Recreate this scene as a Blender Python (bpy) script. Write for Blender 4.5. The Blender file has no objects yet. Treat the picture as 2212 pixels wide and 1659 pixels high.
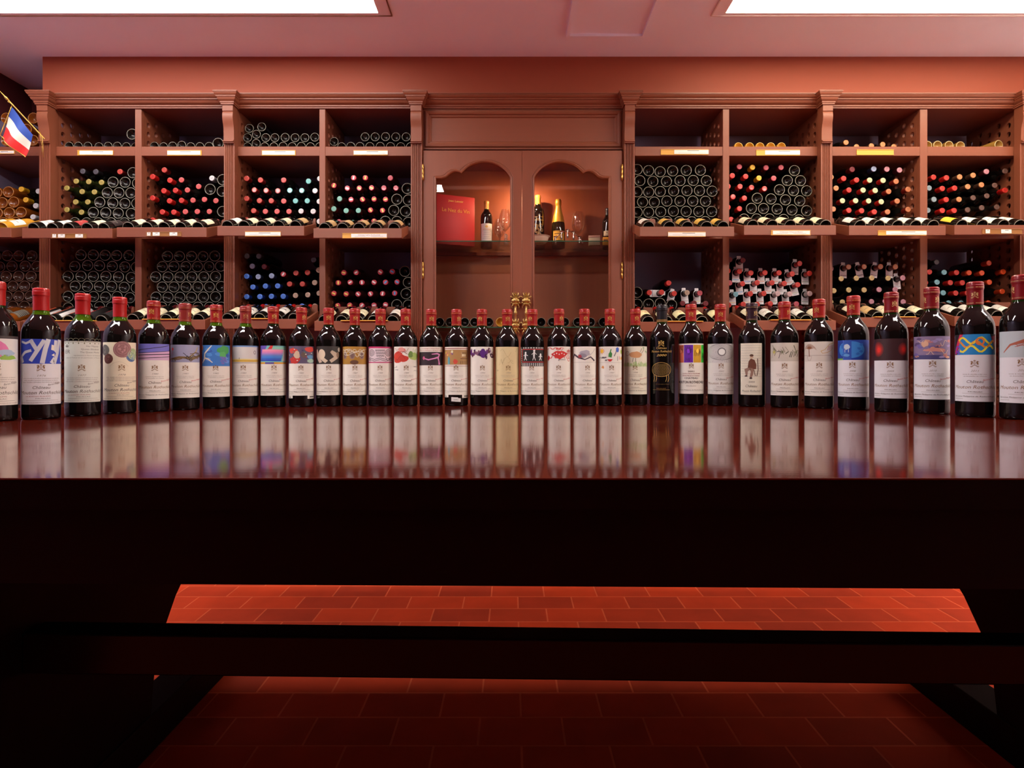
import bpy, bmesh, math, random
from mathutils import Vector, Matrix

scene = bpy.context.scene
COL = scene.collection
random.seed(7)
R = math.radians
PI = math.pi

# ------------------------------------------------------------------ camera, world, exposure
# metres: x to the right, y into the room, z up, floor at 0.  The photograph is taken as 2212 x 1659.
F, CX, CY, CZ = 1300.0, 1106.0, 797.0, 0.865
cam = bpy.data.cameras.new('camera')
cam.sensor_width = 36.0
cam.lens = 36.0 * F / 2212.0
cam.shift_y = -(829.5 - CY) / 2212.0
cam.clip_start = 0.02
camo = bpy.data.objects.new('camera', cam)
camo.location = (0, 0, CZ)
camo.rotation_euler = (R(90), 0, 0)
COL.objects.link(camo)
scene.camera = camo

world = bpy.data.worlds.new('world')
world.use_nodes = True
world.node_tree.nodes['Background'].inputs[0].default_value = (0.02, 0.012, 0.01, 1)
world.node_tree.nodes['Background'].inputs[1].default_value = 0.0
scene.world = world
vs = scene.view_settings
vs.view_transform = 'Standard'
vs.look = 'None'
vs.gamma = 1.0
vs.use_curve_mapping = False
vs.exposure = 0.16

# strength of the ceiling lights (left ones cooler, right ones warmer)
CEIL_FAR_L, CEIL_FAR_R = ((1.0, 0.93, 0.86), 17.0), ((1.0, 0.86, 0.64), 20.0)
CEIL_NEAR_L, CEIL_NEAR_R = ((1.0, 0.95, 0.92), 54.0), ((1.0, 0.92, 0.82), 54.0)


def at(px, py, d):
    """A point of the room seen in that direction at that depth."""
    return Vector(((px - CX) / F * d, d, CZ + (CY - py) / F * d))


def xat(px, d):
    return (px - CX) / F * d


def zat(py, d):
    return CZ + (CY - py) / F * d


# ------------------------------------------------------------------ helpers
def lin(c):
    out = []
    for v in c[:3]:
        v /= 255.0
        out.append(v / 12.92 if v <= 0.04045 else ((v + 0.055) / 1.055) ** 2.4)
    return tuple(out)


MATS = {}


def mat(name, rgb, rough=0.5, metal=0.0, spec=0.5, coat=0.0, trans=0.0, ior=1.45, grain=None, amount=0.25, bump=0.0, emit=None, coat_rough=0.05):
    if name in MATS:
        return MATS[name]
    m = bpy.data.materials.new(name)
    m.use_nodes = True
    nt = m.node_tree
    b = nt.nodes['Principled BSDF']
    c = lin(rgb)
    b.inputs['Base Color'].default_value = (*c, 1)
    b.inputs['Roughness'].default_value = rough
    b.inputs['Metallic'].default_value = metal
    b.inputs['Specular IOR Level'].default_value = spec
    b.inputs['Coat Weight'].default_value = coat
    b.inputs['Coat Roughness'].default_value = coat_rough
    b.inputs['Transmission Weight'].default_value = trans
    b.inputs['IOR'].default_value = ior
    if emit:
        b.inputs['Emission Color'].default_value = (*emit[0], 1)
        b.inputs['Emission Strength'].default_value = emit[1]
    if grain:
        tc = nt.nodes.new('ShaderNodeTexCoord')
        mp = nt.nodes.new('ShaderNodeMapping')
        mp.inputs['Scale'].default_value = grain
        no = nt.nodes.new('ShaderNodeTexNoise')
        no.inputs['Scale'].default_value = 1.0
        no.inputs['Detail'].default_value = 6.0
        mx = nt.nodes.new('ShaderNodeMixRGB')
        mx.inputs[1].default_value = (*[v * (1 - amount) for v in c], 1)
        mx.inputs[2].default_value = (*[min(1, v * (1 + amount)) for v in c], 1)
        nt.links.new(tc.outputs['Object'], mp.inputs[0])
        nt.links.new(mp.outputs[0], no.inputs['Vector'])
        nt.links.new(no.outputs[0], mx.inputs[0])
        nt.links.new(mx.outputs[0], b.inputs['Base Color'])
        if bump:
            bp = nt.nodes.new('ShaderNodeBump')
            bp.inputs['Strength'].default_value = bump
            bp.inputs['Distance'].default_value = 0.002
            nt.links.new(no.outputs[0], bp.inputs['Height'])
            nt.links.new(bp.outputs[0], b.inputs['Normal'])
    MATS[name] = m
    return m


def ink_mat(name, rough=0.55, coat=0.0, metal=0.0):
    """Printed paper or foil: the colours are the print of the mesh, kept in its colour attribute."""
    m = mat(name, (255, 255, 255), rough=rough, coat=coat, metal=metal)
    nt = m.node_tree
    a = nt.nodes.new('ShaderNodeAttribute')
    a.attribute_name = 'Ink'
    nt.links.new(a.outputs['Color'], nt.nodes['Principled BSDF'].inputs['Base Color'])
    return m


def thin_glass(name, tint=(1, 1, 1), ior=1.5, power=4.0):
    m = bpy.data.materials.new(name)
    m.use_nodes = True
    nt = m.node_tree
    nt.nodes.clear()
    o = nt.nodes.new('ShaderNodeOutputMaterial')
    mx = nt.nodes.new('ShaderNodeMixShader')
    lw = nt.nodes.new('ShaderNodeLayerWeight')
    lw.inputs[0].default_value = 0.5
    pw = nt.nodes.new('ShaderNodeMath')
    pw.operation = 'POWER'
    pw.inputs[1].default_value = power
    fr = nt.nodes.new('ShaderNodeMath')
    fr.operation = 'MULTIPLY_ADD'
    fr.inputs[1].default_value = 0.85
    fr.inputs[2].default_value = ((ior - 1) / (ior + 1)) ** 2
    nt.links.new(lw.outputs['Facing'], pw.inputs[0])
    nt.links.new(pw.outputs[0], fr.inputs[0])
    t = nt.nodes.new('ShaderNodeBsdfTransparent')
    t.inputs[0].default_value = (*tint, 1)
    g = nt.nodes.new('ShaderNodeBsdfGlossy')
    g.inputs['Roughness'].default_value = 0.0
    nt.links.new(fr.outputs[0], mx.inputs[0])
    nt.links.new(t.outputs[0], mx.inputs[1])
    nt.links.new(g.outputs[0], mx.inputs[2])
    nt.links.new(mx.outputs[0], o.inputs[0])
    return m


def finish(me, smooth):
    if smooth is not None:
        for p in me.polygons:
            p.use_smooth = True
        me.set_sharp_from_angle(angle=R(smooth))


def build(name, bm, mats, parent=None, org=None, smooth=None, recalc=True):
    """Link bm as ONE mesh object; vertices are in room coordinates unless org is None."""
    if recalc:
        bmesh.ops.recalc_face_normals(bm, faces=bm.faces)
    if org is not None:
        bmesh.ops.translate(bm, verts=bm.verts, vec=-Vector(org))
    me = bpy.data.meshes.new(name)
    bm.to_mesh(me)
    bm.free()
    for m in (mats if isinstance(mats, (list, tuple)) else [mats]):
        me.materials.append(m)
    finish(me, smooth)
    o = bpy.data.objects.new(name, me)
    COL.objects.link(o)
    if parent is not None:
        o.parent = parent
    elif org is not None:
        o.location = org
    return o


def place(name, me, parent=None, loc=(0, 0, 0), rot=(0, 0, 0), order='XYZ', scale=(1, 1, 1)):
    o = bpy.data.objects.new(name, me)
    o.rotation_mode = order
    o.location, o.rotation_euler, o.scale = loc, rot, scale
    COL.objects.link(o)
    if parent is not None:
        o.parent = parent
    return o


def tag(o, label, cat, group=None):
    o['label'] = label
    o['category'] = cat
    if group:
        o['group'] = group
    return o


def thing(name, label, cat, loc=(0, 0, 0), rotz=0.0, group=None):
    o = bpy.data.objects.new(name, None)
    o.empty_display_size = 0.05
    o.location = loc
    o.rotation_euler = (0, 0, rotz)
    COL.objects.link(o)
    return tag(o, label, cat, group)


def struct(name, bm, m, smooth=None):
    o = build(name, bm, m, smooth=smooth)
    o['kind'] = 'structure'
    return o


def box(bm, x0, x1, y0, y1, z0, z1, mi=0):
    v = [bm.verts.new(p) for p in ((x0, y0, z0), (x1, y0, z0), (x1, y1, z0), (x0, y1, z0), (x0, y0, z1), (x1, y0, z1), (x1, y1, z1), (x0, y1, z1))]
    for f in ((0, 3, 2, 1), (4, 5, 6, 7), (0, 1, 5, 4), (1, 2, 6, 5), (2, 3, 7, 6), (3, 0, 4, 7)):
        bm.faces.new([v[i] for i in f]).material_index = mi


def bbox(bm, x0, x1, y0, y1, z0, z1, r=0.003, seg=2):
    """A box with rounded edges."""
    b2 = bmesh.new()
    box(b2, x0, x1, y0, y1, z0, z1)
    bmesh.ops.bevel(b2, geom=list(b2.edges), offset=r, segments=seg, affect='EDGES', profile=0.5)
    merge(bm, b2)


def merge(bm, b2, mi=None, mtx=None):
    vm = {}
    for v in b2.verts:
        vm[v] = bm.verts.new(mtx @ v.co if mtx else v.co)
    for f in b2.faces:
        try:
            n = bm.faces.new([vm[v] for v in f.verts])
        except ValueError:
            continue
        n.material_index = f.material_index if mi is None else mi
        n.smooth = f.smooth
    b2.free()


def prism(bm, pts, axis, a0, a1, mi=0):
    """Polygon pts extruded along an axis: 'x' takes (y,z), 'y' takes (x,z), 'z' takes (x,y)."""
    def mk(p, a):
        return {'x': (a, p[0], p[1]), 'y': (p[0], a, p[1]), 'z': (p[0], p[1], a)}[axis]
    A = [bm.verts.new(mk(p, a0)) for p in pts]
    B = [bm.verts.new(mk(p, a1)) for p in pts]
    n = len(pts)
    bm.faces.new(A).material_index = mi
    bm.faces.new(B[::-1]).material_index = mi
    for i in range(n):
        bm.faces.new((A[i], B[i], B[(i + 1) % n], A[(i + 1) % n])).material_index = mi


def lathe(bm, prof, segs=24, mis=None, centre=(0, 0, 0), wob=None):
    """Profile [(r,z)...] turned about z.  mis: material per ring of faces."""
    rings = []
    for r, z in prof:
        if r < 1e-6:
            rings.append([bm.verts.new((centre[0], centre[1], centre[2] + z))])
        else:
            row = []
            for k in range(segs):
                a = 2 * PI * k / segs
                rr = r * (1 + wob(a, z) if wob else 1)
                row.append(bm.verts.new((centre[0] + rr * math.sin(a), centre[1] - rr * math.cos(a), centre[2] + z)))
            rings.append(row)
    fs = []
    for i in range(len(rings) - 1):
        a, b = rings[i], rings[i + 1]
        mi = mis[i] if mis else 0
        for k in range(segs):
            k2 = (k + 1) % segs
            if len(a) == 1 and len(b) == 1:
                continue
            if len(a) == 1:
                f = bm.faces.new((a[0], b[k2], b[k]))
            elif len(b) == 1:
                f = bm.faces.new((a[k], a[k2], b[0]))
            else:
                f = bm.faces.new((a[k], a[k2], b[k2], b[k]))
            f.material_index = mi
            f.smooth = True
            fs.append(f)
    return fs


def tube(bm, pts, rad, segs=8, mi=0):
    pts = [Vector(p) for p in pts]
    rows = []
    for i, p in enumerate(pts):
        d = (pts[min(i + 1, len(pts) - 1)] - pts[max(i - 1, 0)]).normalized()
        u = d.cross(Vector((0.31, 0.87, 0.38))).normalized()
        w = d.cross(u)
        r = rad[i] if isinstance(rad, (list, tuple)) else rad
        rows.append([bm.verts.new(p + (u * math.cos(2 * PI * k / segs) + w * math.sin(2 * PI * k / segs)) * r) for k in range(segs)])
    for a, b in zip(rows, rows[1:]):
        for k in range(segs):
            f = bm.faces.new((a[k], a[(k + 1) % segs], b[(k + 1) % segs], b[k]))
            f.smooth = True
            f.material_index = mi
    bm.faces.new(rows[0]).material_index = mi
    bm.faces.new(rows[-1][::-1]).material_index = mi


# ------------------------------------------------------------------ flat print, wrapped on bottles
_TXT = {}


def text_geo(s, shear=0.0, bold=0.0):
    k = (s, shear, bold)
    if k in _TXT:
        return _TXT[k]
    cu = bpy.data.curves.new('t', 'FONT')
    cu.body = s
    cu.size = 1.0
    cu.shear = shear
    cu.offset = bold
    cu.resolution_u = 2
    cu.align_x = 'CENTER'
    ob = bpy.data.objects.new('t', cu)
    COL.objects.link(ob)
    dg = bpy.context.evaluated_depsgraph_get()
    dg.update()
    me = ob.evaluated_get(dg).to_mesh()
    vs_ = [(v.co.x, v.co.y) for v in me.vertices]
    fs = [tuple(p.vertices) for p in me.polygons]
    w = max(v[0] for v in vs_) - min(v[0] for v in vs_)
    ob.evaluated_get(dg).to_mesh_clear()
    bpy.data.objects.remove(ob)
    bpy.data.curves.remove(cu)
    _TXT[k] = (vs_, fs, w)
    return _TXT[k]


class Flat:
    """Print laid out in millimetres: u across, v up; each layer a hair above the last."""
    EPS = 0.06

    def __init__(self):
        self.bm = bmesh.new()
        self.col = self.bm.loops.layers.float_color.new('Ink')
        self.late = []

    def poly(self, pts, c, lay=1):
        try:
            f = self.bm.faces.new([self.bm.verts.new((p[0], p[1], lay * self.EPS)) for p in pts])
        except ValueError:
            return
        cc = (*lin(c), 1)
        for l in f.loops:
            l[self.col] = cc

    def rect(self, u0, v0, u1, v1, c, lay=1):
        self.poly(((u0, v0), (u1, v0), (u1, v1), (u0, v1)), c, lay)

    def ell(self, u, v, ru, rv, c, lay=2, n=16, rot=0.0):
        cs, sn = math.cos(rot), math.sin(rot)
        self.poly([(u + ru * math.cos(2 * PI * k / n) * cs - rv * math.sin(2 * PI * k / n) * sn,
                    v + ru * math.cos(2 * PI * k / n) * sn + rv * math.sin(2 * PI * k / n) * cs) for k in range(n)], c, lay)

    def blob(self, u, v, ru, rv, c, lay=2, n=14, rough=0.3, rng=random):
        self.poly([(u + ru * (1 - rough * rng.random()) * math.cos(2 * PI * k / n), v + rv * (1 - rough * rng.random()) * math.sin(2 * PI * k / n)) for k in range(n)], c, lay)

    def stroke(self, pts, w, c, lay=3):
        L, Rr = [], []
        n = len(pts)
        for i, p in enumerate(pts):
            a, b = pts[max(i - 1, 0)], pts[min(i + 1, n - 1)]
            dx, dy = b[0] - a[0], b[1] - a[1]
            m = math.hypot(dx, dy) or 1
            ww = (w[i] if isinstance(w, (list, tuple)) else w) / 2
            L.append((p[0] - dy / m * ww, p[1] + dx / m * ww))
            Rr.append((p[0] + dy / m * ww, p[1] - dx / m * ww))
        for i in range(n - 1):
            self.poly((L[i], L[i + 1], Rr[i + 1], Rr[i]), c, lay)

    def ring(self, u, v, r, w, c, lay=3, n=20, ry=None):
        ry = ry or r
        self.stroke([(u + r * math.cos(2 * PI * k / n), v + ry * math.sin(2 * PI * k / n)) for k in range(n + 1)], w, c, lay)

    def text(self, s, u, v, size, c, lay=3, shear=0.0, width=None, bold=0.0, rot=0.0):
        vs_, fs, w = text_geo(s, shear, bold)
        k = width / w if width else size
        self.late.append((vs_, fs, u, v, k, size, c, lay, rot))

    def wrap(self, fn, step=4.0, lim=64):
        """Cut the print into narrow strips and lay it on a surface: fn(u, v, lift) -> point, all in millimetres."""
        u = -lim
        while u <= lim and step:
            bmesh.ops.bisect_plane(self.bm, geom=list(self.bm.verts) + list(self.bm.edges) + list(self.bm.faces), plane_co=(u, 0, 0), plane_no=(1, 0, 0))
            u += step
        for vs_, fs, tu, tv, k, size, c, lay, rot in self.late:
            cs, sn = math.cos(rot), math.sin(rot)
            vv = [self.bm.verts.new((tu + x * k * cs - y * size * sn, tv + x * k * sn + y * size * cs, lay * self.EPS)) for x, y in vs_]
            cc = (*lin(c), 1)
            for f in fs:
                try:
                    nf = self.bm.faces.new([vv[i] for i in f])
                except ValueError:
                    continue
                for l in nf.loops:
                    l[self.col] = cc
        for v in self.bm.verts:
            v.co = Vector(fn(v.co.x, v.co.y, v.co.z)) * 0.001
        return self.bm

    def mesh(self, name, m, fn, step=4.0):
        bm = self.wrap(fn, step)
        me = bpy.data.meshes.new(name)
        bm.to_mesh(me)
        bm.free()
        me.materials.append(m)
        for p in me.polygons:
            p.use_smooth = True
        return me


def on_cyl(r, base=0.15):
    def fn(u, v, h):
        a = u / r
        q = r + base + h
        return (q * math.sin(a), -q * math.cos(a), v)
    return fn


def on_plane(u, v, h):
    return (u, -0.2 - h, v)

# ------------------------------------------------------------------ materials
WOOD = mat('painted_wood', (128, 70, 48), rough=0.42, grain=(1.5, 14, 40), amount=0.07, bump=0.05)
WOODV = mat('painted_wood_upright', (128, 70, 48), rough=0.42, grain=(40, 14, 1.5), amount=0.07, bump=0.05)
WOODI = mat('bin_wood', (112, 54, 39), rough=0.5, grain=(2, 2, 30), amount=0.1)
SOFFIT = mat('soffit_paint', (150, 68, 42), rough=0.6, grain=(1.5, 1, 9), amount=0.05)
PLASTER = mat('ceiling_plaster', (240, 238, 255), rough=0.85, grain=(3, 3, 3), amount=0.03)
LILAC = mat('lilac_wall_paint', (150, 140, 170), rough=0.8, grain=(3, 3, 3), amount=0.05)
DARKRED = mat('dark_red_paint', (84, 30, 32), rough=0.6, grain=(4, 4, 4), amount=0.06)
PALEWALL = mat('pale_wall_paint', (236, 230, 236), rough=0.85)
DARKWALL = mat('dark_panelling', (46, 22, 18), rough=0.6, grain=(8, 8, 1), amount=0.1)
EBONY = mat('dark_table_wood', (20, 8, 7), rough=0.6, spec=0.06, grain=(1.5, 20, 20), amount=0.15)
BRASS = mat('gilt_brass', (206, 166, 84), rough=0.3, metal=0.9)
ANTIQUE = mat('antique_brass', (188, 158, 98), rough=0.36, metal=0.85)
HOLDER = mat('yellow_card_holder', (214, 160, 62), rough=0.45)
HOLDERB = mat('brown_card_holder', (150, 100, 46), rough=0.45)
INK = ink_mat('printed_paper')
FOIL = ink_mat('foil_capsule', rough=0.33, coat=0.25, metal=0.1)
WINE = mat('dark_wine_glass', (14, 10, 9), rough=0.04, spec=0.55)
GLASSB = mat('dark_bottle_glass', (16, 13, 11), rough=0.08, spec=0.5)
HEEL_LIT = mat('bottle_heel_painted_light', (136, 132, 118), rough=0.16, spec=0.5)  # heel tones: light caught in the base rim, painted as paler glass
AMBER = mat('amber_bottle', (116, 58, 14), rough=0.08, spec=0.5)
AMBER_LIT = mat('amber_heel_painted_light', (176, 118, 60), rough=0.2, spec=0.5)
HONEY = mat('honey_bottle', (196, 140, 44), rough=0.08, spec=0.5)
HONEY_LIT = mat('honey_heel_painted_light', (222, 188, 110), rough=0.2)
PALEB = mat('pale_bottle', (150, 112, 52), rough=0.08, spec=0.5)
PALE_LIT = mat('pale_heel_painted_light', (220, 206, 160), rough=0.2)
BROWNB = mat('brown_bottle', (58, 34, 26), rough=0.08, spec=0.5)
BROWN_LIT = mat('brown_heel_painted_light', (112, 80, 66), rough=0.22)
NECKG = mat('bright_green_neck_glass', (104, 150, 24), rough=0.03, trans=0.75, ior=1.3)
NECKD = mat('deep_green_neck_glass', (34, 66, 20), rough=0.03, trans=0.7, ior=1.3)
PANE = thin_glass('cabinet_glass')
CRYSTAL = thin_glass('thin_crystal', tint=(0.95, 0.95, 0.94), ior=1.95, power=1.5)
GREENEDGE = thin_glass('shelf_glass', tint=(0.86, 0.95, 0.9))
GEDGE = mat('green_glass_edge', (52, 96, 74), rough=0.15)

# mahogany top: fine lengthwise scratches in a deep varnish
TOPW = mat('varnished_mahogany', (70, 19, 11), rough=0.075, spec=0.55, coat=0.0, grain=(1.2, 60, 30), amount=0.28)
nt = TOPW.node_tree
b = nt.nodes['Principled BSDF']
tc = nt.nodes.new('ShaderNodeTexCoord')
mp = nt.nodes.new('ShaderNodeMapping')
mp.inputs['Scale'].default_value = (3.0, 220.0, 1.0)
no = nt.nodes.new('ShaderNodeTexNoise')
no.inputs['Scale'].default_value = 1.0
no.inputs['Detail'].default_value = 3.0
bp = nt.nodes.new('ShaderNodeBump')
bp.inputs['Strength'].default_value = 0.05
bp.inputs['Distance'].default_value = 0.0004
nt.links.new(tc.outputs['Object'], mp.inputs[0])
nt.links.new(mp.outputs[0], no.inputs['Vector'])
nt.links.new(no.outputs[0], bp.inputs['Height'])
nt.links.new(bp.outputs[0], b.inputs['Normal'])

# floor: brick-shaped quarry tiles, 200 x 113 mm, half bond
TILE = mat('red_quarry_tile', (170, 56, 28), rough=0.7, spec=0.12)
nt = TILE.node_tree
b = nt.nodes['Principled BSDF']
tc = nt.nodes.new('ShaderNodeTexCoord')
mp = nt.nodes.new('ShaderNodeMapping')
mp.inputs['Location'].default_value = (-0.022 + 20 * 0.2015, -2.0595 + 60 * 0.113 + 0.113 * 0, 0)
bk = nt.nodes.new('ShaderNodeTexBrick')
bk.offset = 0.5
bk.inputs['Scale'].default_value = 1.0
bk.inputs['Brick Width'].default_value = 0.2015
bk.inputs['Row Height'].default_value = 0.113
bk.inputs['Mortar Size'].default_value = 0.0028
bk.inputs['Mortar Smooth'].default_value = 0.2
bk.inputs['Color1'].default_value = (*lin((190, 60, 26)), 1)
bk.inputs['Color2'].default_value = (*lin((160, 50, 26)), 1)
bk.inputs['Mortar'].default_value = (*lin((208, 92, 56)), 1)
no = nt.nodes.new('ShaderNodeTexNoise')
no.inputs['Scale'].default_value = 9.0
no.inputs['Detail'].default_value = 5.0
mx = nt.nodes.new('ShaderNodeMixRGB')
mx.blend_type = 'MULTIPLY'
mx.inputs[0].default_value = 0.35
bp = nt.nodes.new('ShaderNodeBump')
bp.inputs['Strength'].default_value = 0.4
bp.inputs['Distance'].default_value = 0.002
bp.invert = True
nt.links.new(tc.outputs['Object'], mp.inputs[0])
nt.links.new(mp.outputs[0], bk.inputs['Vector'])
nt.links.new(tc.outputs['Object'], no.inputs['Vector'])
nt.links.new(bk.outputs['Color'], mx.inputs[1])
nt.links.new(no.outputs[0], mx.inputs[2])
nt.links.new(mx.outputs[0], b.inputs['Base Color'])
nt.links.new(bk.outputs['Fac'], bp.inputs['Height'])
nt.links.new(bp.outputs[0], b.inputs['Normal'])

# ------------------------------------------------------------------ the room
XL, XR, YB, YF = -3.33, 3.45, 4.17, -3.2     # walls
YS = 3.70                                    # face of the wine racks
ZC = CZ + 1.92                               # ceiling
bm = bmesh.new()
box(bm, XL - .1, XR + .1, YF - .1, YB + .1, -0.1, 0.0)
struct('floor', bm, TILE)
bm = bmesh.new()
box(bm, XL - .1, XR + .1, YB, YB + .1, 0, ZC)
struct('wall_back', bm, LILAC)
bm = bmesh.new()
box(bm, XL - .1, XL, YF, YB, 0, ZC)
struct('wall_left', bm, LILAC)
bm = bmesh.new()
box(bm, XR, XR + .1, YF, YB, 0, ZC)
struct('wall_right', bm, PALEWALL)
bm = bmesh.new()
box(bm, XL - .1, XR + .1, YF - .1, YF, 0, ZC)
struct('wall_front', bm, mat('dim_wall_paint', (58, 46, 46), rough=0.85))
# dark red frieze round the corner behind the racks
bm = bmesh.new()
box(bm, XL, XL + .012, 2.2, YB, ZC - .30, ZC)
box(bm, XL + .012, -2.95, YB - .012, YB, ZC - .16, ZC)
struct('trim_1', bm, DARKRED)
# red soffit over the racks
bm = bmesh.new()
box(bm, xat(92, YS), XR, YS, YB, CZ + 1.665, ZC)
struct('trim_2', bm, SOFFIT)

LIGHTS = [  # x0, x1, y0, y1, side
    (-3.12, -0.655, 2.93, 3.262, 'L', 'long white ceiling light panel over the left half of the racks'),
    (1.085, 3.38, 2.93, 3.262, 'R', 'long warm white ceiling light panel over the right half of the racks'),
    (-3.12, -0.67, 0.82, 1.13, 'L', 'long white ceiling light panel above the near left end of the table'),
    (1.085, 3.38, 0.82, 1.13, 'R', 'long warm white ceiling light panel above the near right end of the table'),
]
xs = sorted({XL - .1, XR + .1} | {v for l in LIGHTS for v in l[:2]})
ys = sorted({YF - .1, YB + .1} | {v for l in LIGHTS for v in l[2:4]})
bm = bmesh.new()
for i in range(len(xs) - 1):
    for j in range(len(ys) - 1):
        mxx, myy = (xs[i] + xs[i + 1]) / 2, (ys[j] + ys[j + 1]) / 2
        if any(l[0] < mxx < l[1] and l[2] < myy < l[3] for l in LIGHTS):
            continue
        bm.faces.new([bm.verts.new(p) for p in ((xs[i], ys[j], ZC), (xs[i], ys[j + 1], ZC), (xs[i + 1], ys[j + 1], ZC), (xs[i + 1], ys[j], ZC))])
bmesh.ops.remove_doubles(bm, verts=bm.verts, dist=1e-5)
struct('ceiling', bm, PLASTER)
FRAMEW = mat('light_frame_paint', (240, 230, 236), rough=0.6)
for x0, x1, y0, y1, side, lab in LIGHTS:
    far = y0 > 2
    c, s = (CEIL_FAR_L if far else CEIL_NEAR_L) if side == 'L' else (CEIL_FAR_R if far else CEIL_NEAR_R)
    t = thing('ceiling_light', lab, 'ceiling light', ((x0 + x1) / 2, (y0 + y1) / 2, ZC))
    gx, gy = .066, .022
    bm = bmesh.new()                            # flat painted frame round the diffuser
    for a in ((x0 - .004, x0 + gx, y0 - .004, y1 + .004), (x1 - gx, x1 + .004, y0 - .004, y1 + .004), (x0 + gx, x1 - gx, y0 - .004, y0 + gy), (x0 + gx, x1 - gx, y1 - gy, y1 + .004)):
        box(bm, a[0], a[1], a[2], a[3], ZC - .0035, ZC + .02)
    fr = build('light_frame', bm, FRAMEW, t, t.location)
    bm = bmesh.new()                            # raised outer edge
    for a in ((x0 - .006, x0, y0 - .006, y1 + .006), (x1, x1 + .006, y0 - .006, y1 + .006), (x0, x1, y0 - .006, y0), (x0, x1, y1, y1 + .006)):
        box(bm, a[0], a[1], a[2], a[3], ZC - .007, ZC)
    build('frame_edge', bm, mat('frame_edge_wood_' + side, (120, 82, 60) if side == 'L' else (220, 200, 196), rough=.6), fr, t.location)
    bm = bmesh.new()
    box(bm, x0 + gx, x1 - gx, y0 + gy, y1 - gy, ZC - .002, ZC + .02)
    build('diffuser', bm, mat('lit_diffuser_' + side + ('_far' if far else '_near'), (250, 250, 250), rough=0.6, emit=(c, s)), t, t.location)
# access hatch between the lights
t = thing('ceiling_hatch', 'pale plaster access hatch with a thin raised frame between the two ceiling lights', 'ceiling hatch', (.54, 3.2, ZC))
bm = bmesh.new()
x0, x1, y0, y1 = .33, .745, 2.75, 3.44
for a in ((x0 - .018, x0, y0, y1), (x1, x1 + .01, y0, y1), (x0 - .018, x1 + .01, y1, y1 + .012), (x0 - .018, x1 + .01, y0 - .012, y0)):
    box(bm, a[0], a[1], a[2], a[3], ZC - .018, ZC)
build('hatch_frame', bm, PLASTER, t, t.location)
bm = bmesh.new()
box(bm, x0, x1, y0, y1, ZC - .003, ZC)
build('hatch_panel', bm, PLASTER, t, t.location)

# ------------------------------------------------------------------ the tasting table
ZT = CZ - .115                                # table top surface
T0, T1, TY0, TY1 = -1.36, 1.64, 0.634, 2.0
tab = thing('tasting_table', 'long polished mahogany tasting table with an arc of wine bottles standing on it', 'table', (.14, 1.3, 0))
og = tab.location
bm = bmesh.new()
bbox(bm, T0, T1, TY0, TY1, ZT - .0022, ZT, r=.001, seg=3)
build('table_top', bm, TOPW, tab, og)
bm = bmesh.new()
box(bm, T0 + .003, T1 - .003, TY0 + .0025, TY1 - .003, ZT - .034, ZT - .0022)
build('shaded_edge', bm, EBONY, tab, og)  # rest of the top's thickness, its edge shade put into near-black wood
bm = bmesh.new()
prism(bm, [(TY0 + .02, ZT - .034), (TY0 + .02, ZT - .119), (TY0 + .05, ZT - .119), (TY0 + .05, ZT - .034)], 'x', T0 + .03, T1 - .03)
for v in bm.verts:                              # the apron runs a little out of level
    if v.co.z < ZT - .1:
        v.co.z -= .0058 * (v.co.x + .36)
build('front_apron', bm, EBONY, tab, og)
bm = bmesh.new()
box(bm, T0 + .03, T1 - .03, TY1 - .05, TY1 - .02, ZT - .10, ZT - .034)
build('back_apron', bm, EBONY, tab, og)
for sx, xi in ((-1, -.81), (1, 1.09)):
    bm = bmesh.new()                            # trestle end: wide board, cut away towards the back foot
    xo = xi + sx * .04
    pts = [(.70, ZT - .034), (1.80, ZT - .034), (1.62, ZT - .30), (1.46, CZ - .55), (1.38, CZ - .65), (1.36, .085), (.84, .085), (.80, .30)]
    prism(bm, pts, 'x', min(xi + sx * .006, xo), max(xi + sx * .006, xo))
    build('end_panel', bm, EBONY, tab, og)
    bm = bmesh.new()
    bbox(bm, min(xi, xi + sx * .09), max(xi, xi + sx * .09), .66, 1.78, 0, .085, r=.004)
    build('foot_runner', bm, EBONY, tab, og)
RAILW = mat('waxed_dark_rail', (22, 9, 8), rough=0.3, spec=0.12, grain=(1.5, 30, 30), amount=0.2)
bm = bmesh.new()
bbox(bm, -.815, 1.095, 1.0, 1.05, CZ - .517, CZ - .449, r=.003)
for v in bm.verts:                              # the rail has slipped a little at one end
    v.co.z -= .0115 * (v.co.x)
build('stretcher_rail', bm, RAILW, tab, og)

# ------------------------------------------------------------------ wine racks along the back wall
H_TOP, H_CR = CZ + 1.598, CZ + 1.67            # underside of the cornice, top of the cornice
S1 = (CZ + 1.310, CZ + 1.3676)                # shelf boards: underside, top
S2 = (CZ + .800, CZ + .873)
S3 = (CZ + .282, CZ + .338)
S4 = (CZ - .30, CZ - .24)
YD = 4.13                                     # back edge of the bins
CORN = [(0, 0), (.010, 0), (.010, .007), (.016, .010), (.016, .017), (.020, .020), (.030, .026), (.036, .036), (.038, .040), (.044, .041),
        (.044, .047), (.050, .050), (.058, .058), (.060, .064), (.064, .065), (.064, .072), (0, .072)]


def cornice(bm, x0, x1, yface=YS, z0=H_TOP):
    prism(bm, [(yface - d, z0 + h) for d, h in CORN], 'x', x0, x1)


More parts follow.
